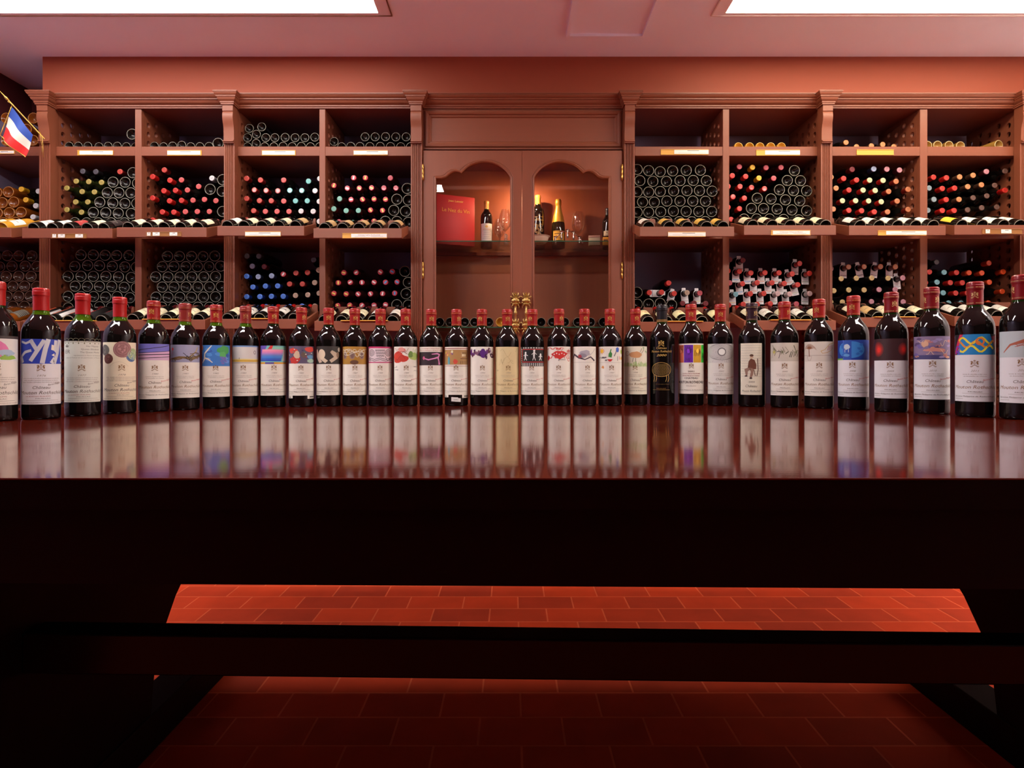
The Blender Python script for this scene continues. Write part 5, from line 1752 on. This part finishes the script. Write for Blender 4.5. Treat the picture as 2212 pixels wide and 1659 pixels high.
        pen(f, (176, 96, 76), 4, -20, 34, 148, 176, 1, rng, 4)


# pixel centre, top and foot of each bottle; year; paper; neck glass; capsule; what sets it apart
VINT = [
    (-7, 605, 912, '1975', PAPER, 'deep', 'plain', 'cut off by the edge, label with pink and green shapes'),
    (89, 620, 907, '1976', COOL, 'bright', 'plain', 'with white lettering shapes on a blue band across its label'),
    (179, 632, 900, '1977', (214, 214, 204), 'low', 'plain', 'with low wine and a greenish label bearing a crowned cipher'),
    (259, 640, 894, '1978', (230, 216, 190), 'bright', 'plain', 'whose cream label shows five round medallions'),
    (332, 648, 890, '1980', PAPER, 'bright', 'red', 'with dark lines sweeping across violet and pink label bands'),
    (400, 654, 886, '1981', PAPER, 'bright', 'rust', 'whose grey-lilac label has brown branches and one red dot'),
    (467, 657, 883.5, '1982', PAPER, 'bright', 'red', 'with blue sky, green leaf and purple grapes on its label'),
    (530.5, 660, 881, '1983', PAPER, 'bright', 'rust', 'with a pale label picture above a yellow strip'),
    (590.5, 661, 880, '1984', PAPER, 'deep', 'red', 'with pink to blue stripes and white wedge on its label'),
    (651.5, 663, 879.5, '1985', PAPER, 'deep', 'red', 'with red and blue figure picture and torn label corners'),
    (710, 664, 878.5, '1986', PAPER, 'deep', 'red', 'with beige shapes and a moon on black across its label'),
    (766.5, 665.5, 878, '1987', PAPER, 'deep', 'red', 'with three oval faces on an ochre label band'),
    (822, 666, 877.5, '1988', PAPER, 'deep', 'red', 'with black curls and rings inside a pink label border'),
    (876.5, 666, 877.5, '1989', PAPER, 'deep', 'red', 'with a red splash and green grass splash on its label'),
    (931.5, 667, 877, '1990', PAPER, 'deep', 'red', 'with a pink hooked stroke on a dark plum label band'),
    (986, 667, 877, '1991', PAPER, 'deep', 'red', 'with still-life label on ochre and a paper price slip below'),
    (1041, 667, 877, '1992', PAPER, 'deep', 'red', 'with a mass of purple blots across its label top'),
    (1095.5, 667, 877, '1993', (224, 208, 172), 'deep', 'red', 'with a plain sand-coloured label and faint pencil lines'),
    (1150, 667, 877, '1994', PAPER, 'deep', 'red', 'with white stick figures in a red frame on black'),
    (1207.5, 666, 877, '1995', PAPER, 'deep', 'red', 'with red scribbles and a red patch on a white label'),
    (1262.5, 666, 877, '1996', PAPER, 'deep', 'red', 'with grey and plum brush marks on a white label'),
    (1317.5, 666, 877, '1997', PAPER, 'deep', 'red', 'with a small yellow sun and green bottle on its label'),
    (1372.5, 666, 876, '1998', (228, 220, 200), 'deep', 'red', 'with an orange leaping sheep shape over green grass'),
    (1430, 657.5, 876, '2000', None, 'deep', 'black', 'all black, with gold lettering and a gold relief instead of paper'),
    (1492.5, 656, 876, '2001', PAPER, 'deep', 'red', 'with four panels, salmon, purple, ochre and green'),
    (1556, 656, 877, '2002', (222, 218, 212), 'deep', 'red', 'with a white disc in grey dotted rings on its label'),
    (1624, 653, 879, '2003', (224, 216, 196), 'deep', 'plum', 'with dark plum capsule and a brown seated figure on its label'),
    (1694.5, 650, 881, '2005', PAPER, 'deep', 'red', 'with dark twig marks on a beige label band'),
    (1769, 644.5, 883, '2006', PAPER, 'deep', 'red', 'with a potted palm drawing on its label'),
    (1843.5, 637, 886, '2008', COOL, 'deep', 'red', 'with a pale blue disc on deep blue across its label'),
    (1925, 629, 891, '2009', COOL, 'deep', 'wine', 'with two glowing red spots on a black label band'),
    (2012, 618, 895, '2010', COOL, 'deep', 'wine', 'with a lilac and flesh-coloured water scene on its label'),
    (2106, 606, 902, '2011', COOL, 'deep', 'wine', 'with yellow and orange ribbons on blue across its label'),
    (2205, 591, 908, '2012', COOL, 'deep', 'wine', 'cut off by the edge, label with a red-brown branch on grey'),
]
for i, (px, pt, pb, year, paper, neck, cap, word) in enumerate(VINT):
    y = .115 * F / (pb - CY) + .0373
    if i == 0 or i == 33:
        y = .115 * F / (pb - CY) + .040
    x = xat(px, y)
    H = (pb - pt) / F * (y - .03)
    sz = H / .3005
    sx = sz if i >= 23 else 1.0
    if i >= 23:
        sx = 1.06
    rz = -math.atan2(x, y) + R(random.uniform(-4, 4))
    t = thing('vintage_bottle', f'table bottle {word}', 'wine bottle', (x, y, ZT + .0004), rz, 'arc of vintage bottles standing on the table')
    place('glass_body', VB[neck], t, scale=(sx, sx, sz))
    place('capsule', VC[cap], t, rot=(0, 0, R(random.choice((-24, -10, 0, 8, 20, 34, 50)))), scale=(sx, sx, sz))
    rng = random.Random(i * 31 + 5)
    f = Flat()
    if i == 23:                                  # gold print straight on black glass
        G = (206, 164, 92)
        crest(f, 0, 183, 17, G)
        f.text('Château', 0, 167, 9, G, 3, .25, width=30)
        f.text('Mouton Rothschild', 0, 157, 9.5, G, 3, .25, width=66)
        f.text('2000', 0, 145.5, 9, G, 3, .3, width=30, bold=.01)
        f.rect(-26, 46, 26, 46.5, G, 2)
        f.text('PAUILLAC', 0, 49, 4, (150, 116, 64), 3, width=28)
        f.text('mis en bouteille au Château', 4, 62, 3, (130, 100, 56), 3, .2, width=40)
        for row in range(11):                    # gilt scales in a rounded field
            for q in range(11):
                u, v = -27 + q * 5.4 + (row % 2) * 2.7, 84 + row * 4.6
                if (u / 28) ** 2 + ((v - 106) / 19) ** 2 < 1:
                    f.ring(u, v, 2.1, .55, (170, 136, 78), 3, 8)
        f.ring(0, 106, 30, 1.0, G, 3, 30, 21)
        for u in (-22, -15, 14, 21):
            f.stroke([(u, 90), (u + 2, 80), (u - 1, 70)], 1.2, G, 3)
        nm = 'gilt_print'
    elif i == 26:                                # narrow cream label with handwriting and a seated figure
        f.rect(-32, V0, 32, V1, paper, 0)
        for k in range(13):
            v = 176 - k * 7.4
            n = 9
            f.stroke([(-29 + 58 * q / 24, v + 1.1 * math.sin(q * 2.3 + k)) for q in range(25)], .55, (150, 146, 140), 2)
        B1_, B2_ = (110, 66, 50), (150, 116, 100)
        f.ell(2, 143, 4.6, 6, (206, 176, 150), 5); f.ell(2, 147, 5.2, 3.6, (96, 66, 52), 6)
        f.poly([(-8, 112), (-6, 130), (0, 138), (10, 134), (15, 120), (14, 108), (0, 106)], B1_, 4); f.stroke([(18, 138), (20, 106), (16, 88)], 2.2, (90, 54, 40), 3); f.stroke([(8, 106), (12, 88)], 2, (90, 54, 40), 3)
        f.poly([(-8, 112), (-18, 108), (-14, 90), (-9, 90), (-8, 102), (6, 110)], B2_, 5); f.poly([(-4, 110), (8, 108), (6, 92), (2, 84), (-3, 85), (0, 100)], B2_, 5)
        f.ell(-13, 88, 4.5, 2, (60, 40, 34), 5); f.ell(0, 82, 4, 2.6, (60, 40, 34), 5)
        f.text('2003', 2, 69, 6.4, (90, 80, 70), 3, width=16)
        f.text('Château', 0, 56, 10, (80, 70, 60), 3, .35, width=32)
        f.text('Mouton Rothschild', 0, 42, 9, (80, 70, 60), 3, .35, width=54)
        nm = 'label'
    else:
        f.rect(-W, V0, W, V1, paper, 0)
        art(i, f, rng)
        if i == 24:
            crest(f, 0, 116, 14, BRN)
            f.text('2001', 0, 98, 6, (90, 66, 50), 3, width=18, bold=.02)
            f.text('TOUTE LA RECOLTE A ETE MISE', 0, 92, 4, (150, 60, 50), 3, width=54, bold=.02); f.text('EN BOUTEILLES AU CHATEAU', 0, 86, 4, (150, 60, 50), 3, width=52, bold=.02)
            f.text('CHATEAU', 0, 78, 6.5, (60, 44, 36), 3, width=40, bold=.02); f.text('MOUTON ROTHSCHILD', 0, 65, 10, (60, 44, 36), 3, width=88, bold=.03)
            f.text('PAUILLAC', 0, 56, 3.4, TXT, 3, width=28); f.text('Baronne Philippine de Rothschild g.f.a.', 0, 44, 4.4, TXT, 3, .3, width=86)
        else:
            base_text(f, year, 'old' if i <= 3 else 'new', {3: 6, 7: -8, 17: 4, 20: 12, 21: 6}.get(i, 0))
        if i in (9, 15):                         # stickers hanging below the corners of the paper
            f.rect(-W, 26, -26, V0 + .5, (224, 216, 204), 0); f.rect(20, 24, W, V0 + .5, (224, 216, 204), 0)
            f.rect(27, 28, 46, 31, (60, 54, 50), 2); f.rect(-44, 28, -32, 30, (120, 110, 100), 2)
        nm = 'label'
    r_ = 37.3
    me = f.mesh(nm, FOIL if i == 23 else INK, on_cyl(r_), step=4)
    place(nm, me, t, scale=(sx, sx, sz))
    if i == 15:
        g = Flat()
        g.poly([(-15, 14), (15, 12), (15, 23), (7, 24), (6, 26), (-15, 27)], (226, 222, 218), 0)
        g.text('15%', -2, 17, 5.5, (70, 66, 66), 2, width=12)
        place('price_slip', g.mesh('price_slip', INK, on_cyl(r_ + .1), step=4), t, scale=(sx, sx, sz))

# ------------------------------------------------------------------ things standing in the cabinet
def standing(name, lab, px, pt, pb, d, glass, capc, label=None, group=None, kx=1.0):
    x, z = xat(px, d), GS1 + .0006
    H = (pb - pt) / F * d
    t = thing(name, lab, 'wine bottle', (x, d, z), -math.atan2(x, d), group)
    s = H / .30
    place('glass_body', VB[glass], t, scale=(s * kx, s * kx, s))
    place('capsule', VC2[capc], t, scale=(s * kx, s * kx, s))
    if label:
        place('label', label, t, scale=(s * kx, s * kx, s))
    return t


VC2 = {'gold': cap_mesh((206, 150, 70), GOLDI, 'plain'), 'dark': cap_mesh((30, 26, 40), GOLDI, 'plain')}
f = Flat()
f.rect(-42, 42, 42, 152, (222, 220, 216), 0)
f.ell(0, 132, 9, 8, (226, 190, 110), 2); f.rect(-26, 112, 26, 117, (206, 170, 150), 2)
for v, w in ((104, 30), (92, 22), (80, 28), (66, 20), (56, 26)):
    f.rect(-w, v, w, v + 2, (170, 168, 170), 2)
standing('wine_bottle', 'gold-capped bottle with a white label on the glass shelf beside the red box', 1051, 436, 538, 4.03, 'deep', 'gold', f.mesh('label', INK, on_cyl(37.3), step=4))
f = Flat()
rng = random.Random(3)
G = (196, 170, 120)
for v in (176, 160, 150):
    pen(f, G, 3, -34, 40, v - 6, v + 6, 1.4, rng, 2, 16)
for u, v, r in ((-14, 120, 13), (16, 124, 11), (-4, 96, 14), (22, 100, 9), (-26, 98, 8), (8, 74, 10)):
    for q in range(2):
        f.ring(u, v, r * (1 - .4 * q), 1.4, G, 2, 14)
for v in (58, 50, 42):
    f.rect(-28, v, 30, v + 2.2, G, 2)
standing('wine_bottle', 'gold-capped black bottle engraved all over with gold on the right glass shelf', 1162, 422, 538, 4.05, 'deep', 'gold', f.mesh('label', FOIL, on_cyl(37.3), step=4), kx=1.02)
f = Flat()
f.rect(-30, 92, 34, 128, (206, 194, 166), 0)
pen(f, (60, 54, 56), 5, -26, 30, 96, 124, 1.8, rng, 2, 14)
standing('wine_bottle', 'tall dark bottle with a small cream label at the far end of the glass shelf', 1312, 452, 540, 4.05, 'deep', 'dark', f.mesh('label', INK, on_cyl(37.3), step=4))



def mesh_of(name, bm, mats, smooth=60):
    bmesh.ops.recalc_face_normals(bm, faces=bm.faces)
    me = bpy.data.meshes.new(name)
    bm.to_mesh(me)
    bm.free()
    for m in (mats if isinstance(mats, (list, tuple)) else [mats]):
        me.materials.append(m)
    finish(me, smooth)
    return me


# champagne
d = 4.02
t = thing('champagne_bottle', 'champagne bottle with gold foil neck on the glass shelf beside the engraved black bottle', 'champagne bottle', (xat(1206, d), d, GS1 + .0006))
s = (549 - 443) / F * d / .32
CP = [(0, .02), (.02, .012), (.034, .001), (.040, .0), (.0435, .006), (.0440, .02), (.0440, .12), (.0430, .145), (.0390, .175), (.0320, .205), (.0250, .232), (.0195, .255), (.0165, .275), (.0152, .29), (.0150, .296)]
bm = bmesh.new()
lathe(bm, CP, 32)
place('glass_body', mesh_of('glass_body', bm, mat('champagne_glass', (26, 24, 12), rough=.06)), t, scale=(s, s, s))
bm = bmesh.new()
lathe(bm, [(.0415, .165), (.0400, .172), (.0330, .2055), (.0260, .2325), (.0205, .2555), (.0178, .272), (.0172, .276), (.0195, .282), (.0205, .296), (.0195, .312), (.015, .319), (0, .320)], 28,
      wob=lambda a, z: .035 * math.sin(9 * a + z * 160) if z > .27 else .012 * math.sin(7 * a + z * 90))
place('foil', mesh_of('foil', bm, mat('gold_foil', (222, 172, 66), rough=.35, metal=.6)), t, scale=(s, s, s))
f = Flat()
f.rect(-40, 44, 40, 106, (222, 176, 70), 0)
f.rect(-40, 100, 40, 103, (120, 90, 40), 1)
f.rect(-30, 84, 30, 90, (110, 84, 40), 1); f.rect(-22, 72, 22, 75, (140, 110, 54), 1); f.rect(-26, 60, 26, 62, (140, 110, 54), 1)
place('label', f.mesh('label', INK, on_cyl(44.0), step=4), t, scale=(s, s, s))

# red boxed set of aromas, turned a little
d = 3.93
X0, X1 = xat(941, 3.90), xat(1020, 4.0)
t = thing('book_box', 'large red boxed book with gold lettering standing at an angle behind the cabinet glass', 'book', (X0 + .01, 3.87, GS1 + .0006), R(22))
wB, hB, dB = (X1 - X0) / math.cos(R(22)) * 1.04, .322, .05
bm = bmesh.new()
bbox(bm, 0, wB, 0, dB, 0.001, hB, r=.003)
REDB = mat('red_book_cloth', (190, 34, 36), rough=.45, grain=(60, 60, 60), amount=.04)
place('cover', mesh_of('cover', bm, REDB, 30), t)
f = Flat()
f.text('Jean Lenoir', wB * 500, hB * 1000 - 42, 19, (226, 184, 80), 2, width=wB * 1000 * .40, bold=.02)
f.text('Le Nez du Vin', wB * 500, hB * 1000 - 108, 34, (226, 160, 50), 2, width=wB * 1000 * .72, bold=.01)
f.rect(wB * 300, 36, wB * 700, 37.5, (150, 40, 36), 2)
place('cover_lettering', f.mesh('cover_lettering', INK, lambda u, v, h: (u, -.3 - h, v), step=0), t)


def wine_glass(lab, px, pt, pb, d, wide, group=None):
    H = (pb - pt) / F * d
    t = thing('wine_glass', lab, 'wine glass', (xat(px, d), d, GS1 + .0006), 0, group)
    prof = [(.036, .0), (.030, .0025), (.012, .006), (.0045, .012), (.0036, .03), (.0036, .075), (.0055, .088), (.018, .097), (.034, .115), (.0415, .140), (.0405, .165), (.034, .195), (.030, .215)]
    k = H / .215
    bm = bmesh.new()
    lathe(bm, [(r * wide, z * k) for r, z in prof[:7]], 28)
    place('stem', mesh_of('stem', bm, CRYSTAL), t)
    bm = bmesh.new()
    lathe(bm, [(r * wide, z * k) for r, z in prof[6:]], 28)
    place('bowl', mesh_of('bowl', bm, CRYSTAL), t)
    return t


wine_glass('small wine glass with a round bowl on the glass shelf beside the white-labelled bottle', 1079, 483, 549, 4.09, .95)
wine_glass('tall wine glass standing behind the meeting of the cabinet doors', 1091, 467, 545, 3.95, .95)
wine_glass('large wine glass standing behind the silver vine stand on the right glass shelf', 1249, 466, 546, 4.06, 1.08)
# glass stopper ornament near the lamp
t = thing('glass_ornament', 'little faceted glass ornament with a ball top beside the wine glasses', 'ornament', (xat(1093, 3.9), 3.9, GS1 + .0006))
FACET = mat('cut_crystal', (236, 232, 228), rough=.05, trans=.9, ior=1.5)
bm = bmesh.new()
lathe(bm, [(0, 0), (.014, 0), (.015, .008), (.012, .016), (.010, .03), (.013, .036), (0, .037)], 8)
place('block', mesh_of('block', bm, FACET, None), t)
bm = bmesh.new()
lathe(bm, [(0, .037), (.006, .040), (.0125, .050), (.0125, .058), (.006, .068), (0, .071)], 10)
place('ball', mesh_of('ball', bm, FACET, None), t)

# cut-glass dish at the left of the right door
d = 3.875
t = thing('cut_glass_dish', 'pale cut-glass dish on the glass shelf in front of the engraved black bottle', 'dish', (xat(1166, d), d, GS1 + .0006))
bm = bmesh.new()
lathe(bm, [(0, .002), (.03, 0), (.040, .004), (.052, .020), (.0585, .040), (.0585, .044), (.052, .040), (.036, .014), (0, .010)], 40, wob=lambda a, z: .05 * math.sin(20 * a) * (1 if z > .003 else 0))
place('bowl', mesh_of('bowl', bm, mat('frosted_cut_glass', (226, 206, 190), rough=.25, trans=.35, ior=1.45), 25), t)
bm = bmesh.new()
lathe(bm, [(.0590, .040), (.066, .045), (.067, .047), (.0585, .0445)], 40, wob=lambda a, z: .06 * math.sin(20 * a))
place('rim', mesh_of('rim', bm, mat('frosted_cut_glass', (226, 206, 190))), t)

# silver vine stand with hanging stoppers
d = 3.90
SILV = mat('polished_silver', (200, 190, 182), rough=.16, metal=1.0)
t = thing('vine_stand', 'arched silver vine stand hung with little bottle stoppers on the right glass shelf', 'stand', (xat(1226, d), d, GS1 + .0006))
bm = bmesh.new()
arc = [(-.098 + .196 * k / 16, 0, .005 + .082 * math.sin(PI * k / 16) ** .7) for k in range(17)]
tube(bm, arc, .0032, 8)
for sx in (-.098, .098):
    tube(bm, [(sx, -.03, .003), (sx, .03, .003)], .0032, 8)
place('arch', mesh_of('arch', bm, SILV), t)
for k in range(5):
    u = -.078 + .039 * k
    h = .005 + .082 * math.sin(PI * (u + .098) / .196) ** .7
    bm = bmesh.new()
    lathe(bm, [(0, max(.0008, h - .046)), (.006, max(.001, h - .045)), (.0078, max(.006, h - .036)), (.0070, max(.010, h - .022)), (.0042, max(.014, h - .012)), (.0042, h - .005), (.009, h - .004), (.010, h + .002), (.006, h + .006), (0, h + .007)], 12, centre=(u, -.004, 0))
    place('stopper', mesh_of('stopper', bm, SILV), t)
    bm = bmesh.new()
    for q in range(4):
        a = q * PI / 2 + .4
        tube(bm, [(u, -.004, h + .004), (u + .009 * math.cos(a), -.004 + .006 * math.sin(a), h + .010), (u + .017 * math.cos(a), -.004 + .009 * math.sin(a), h + .007)], [.002, .004, .001], 6)
    place('vine_leaf', mesh_of('vine_leaf', bm, SILV), t)

# two little boxes
t = thing('small_box', 'little cream and grey box on the glass shelf beside the tall dark bottle', 'box', (xat(1284, 3.92), 3.92, GS1 + .0006), R(-6))
bm = bmesh.new()
bbox(bm, -.037, .037, 0, .05, 0.001, .050, r=.002)
place('carton', mesh_of('carton', bm, mat('pale_box_card', (186, 176, 146), rough=.5), 30), t)
bm = bmesh.new()
bbox(bm, -.038, .038, -.0008, .051, .050, .064, r=.002)
place('lid', mesh_of('lid', bm, mat('pink_box_lid', (190, 150, 130), rough=.4), 30), t)
t = thing('small_box', 'little bright yellow box at the far end of the glass shelf', 'box', (xat(1309, 3.91), 3.91, GS1 + .0006), R(-4))
bm = bmesh.new()
bbox(bm, -.020, .024, 0, .04, .001, .052, r=.002)
place('carton', mesh_of('carton', bm, mat('yellow_box_card', (226, 160, 40), rough=.45), 30), t)
f = Flat()
f.rect(-16, 10, 20, 14, (130, 70, 30), 1); f.rect(-16, 26, 12, 36, (120, 60, 30), 1)
place('box_print', f.mesh('box_print', INK, lambda u, v, h: (u, -.4 - h, v), step=0), t)

# bottles lying on the lower glass shelf
for k, (px, gl) in enumerate(((950, 'dark'), (972, 'dark'), (1004, 'dark'), (1025, 'dark'), (1056, 'dark'), (1081, 'honey'), (1169, 'dark'), (1193, 'dark'), (1220, 'dark'), (1248, 'dark'), (1276, 'dark'), (1303, 'dark'))):
    d = 3.80
    o = place('stacked_bottle', BM[gl], None, (xat(px, d), d, GS2 + .0006 + .0355 * .86), (R(-90), 0, random.uniform(0, 6)), 'ZXY', (.86, .86, .95))
    side = 'left' if px < 1128 else 'right'
    n = k if px < 1128 else k - 6
    tag(o, ('golden' if gl == 'honey' else 'dark') + f' base-out bottle on the lower glass shelf, {ORD[n + 1]} behind the {side} cabinet door', 'wine bottle', 'bottles on the lower glass shelf of the cabinet')

# ------------------------------------------------------------------ the little flag
d = 3.50
t = thing('flag', 'small blue, white and red flag on a slanting gilt staff', 'flag', at(95, 298, d))
og = t.location
bm = bmesh.new()
p0, p1 = at(-3, 194, d - .04), at(96, 300, d + .10)
tube(bm, [p0, p0.lerp(p1, .13), p0.lerp(p1, .5), p1], [.0012, .0042, .0042, .0042], 10)
tube(bm, [p0.lerp(p1, .12), p0.lerp(p1, .15), p0.lerp(p1, .18), p0.lerp(p1, .21)], [.004, .008, .008, .004], 10)
build('staff', bm, BRASS, t, og, smooth=60)
A, B_, C_, D_ = at(25, 230, d), at(70, 291, d + .06), at(52, 338, d + .05), at(0, 292, d - .01)
bm = bmesh.new()
col = bm.loops.layers.float_color.new('Ink')
N, M = 24, 24
grid = []
for i in range(N + 1):
    row = []
    for j in range(M + 1):
        u, v = i / N, j / M                       # u across the stripes, v along the staff
        p = A.lerp(B_, v).lerp(D_.lerp(C_, v), u)
        p = p + Vector((0, .018 * math.sin(v * 7 + u * 2) * (.25 + u), -.010 * math.sin(v * PI) * u))
        row.append(bm.verts.new(p))
    grid.append(row)
for i in range(N):
    for j in range(M):
        fc = bm.faces.new((grid[i][j], grid[i + 1][j], grid[i + 1][j + 1], grid[i][j + 1]))
        c = (40, 74, 160) if i < N / 3 else ((226, 216, 206) if i < 2 * N / 3 else (216, 44, 46))
        for l in fc.loops:
            l[col] = (*lin(c), 1)
        fc.smooth = True
cl = build('cloth', bm, ink_mat('flag_satin', rough=.5), t, og, recalc=False)
bm = bmesh.new()
ed = [grid_p for grid_p in ([A.lerp(D_, k / 10) for k in range(11)] + [D_.lerp(C_, k / 10) + Vector((0, .018 * math.sin(k / 10 * 7 + 2) * 1.25, -.010 * math.sin(k / 10 * PI))) for k in range(1, 11)])]
tube(bm, ed, .0026, 6)
build('gold_edging', bm, BRASS, t, og)
bm = bmesh.new()
tube(bm, [at(86, 284, d + .08), at(91, 296, d + .08), at(93, 318, d + .08), at(94, 340, d + .08)], .0016, 6)
tube(bm, [at(86, 284, d + .08), at(88, 300, d + .085), at(91, 322, d + .085), at(91, 334, d + .085)], .0012, 6)
tube(bm, [at(20, 214, d - .01), at(17, 220, d - .012), at(25, 224, d - .01), at(26, 232, d)], .0016, 6)
build('gold_cord', bm, BRASS, t, og)
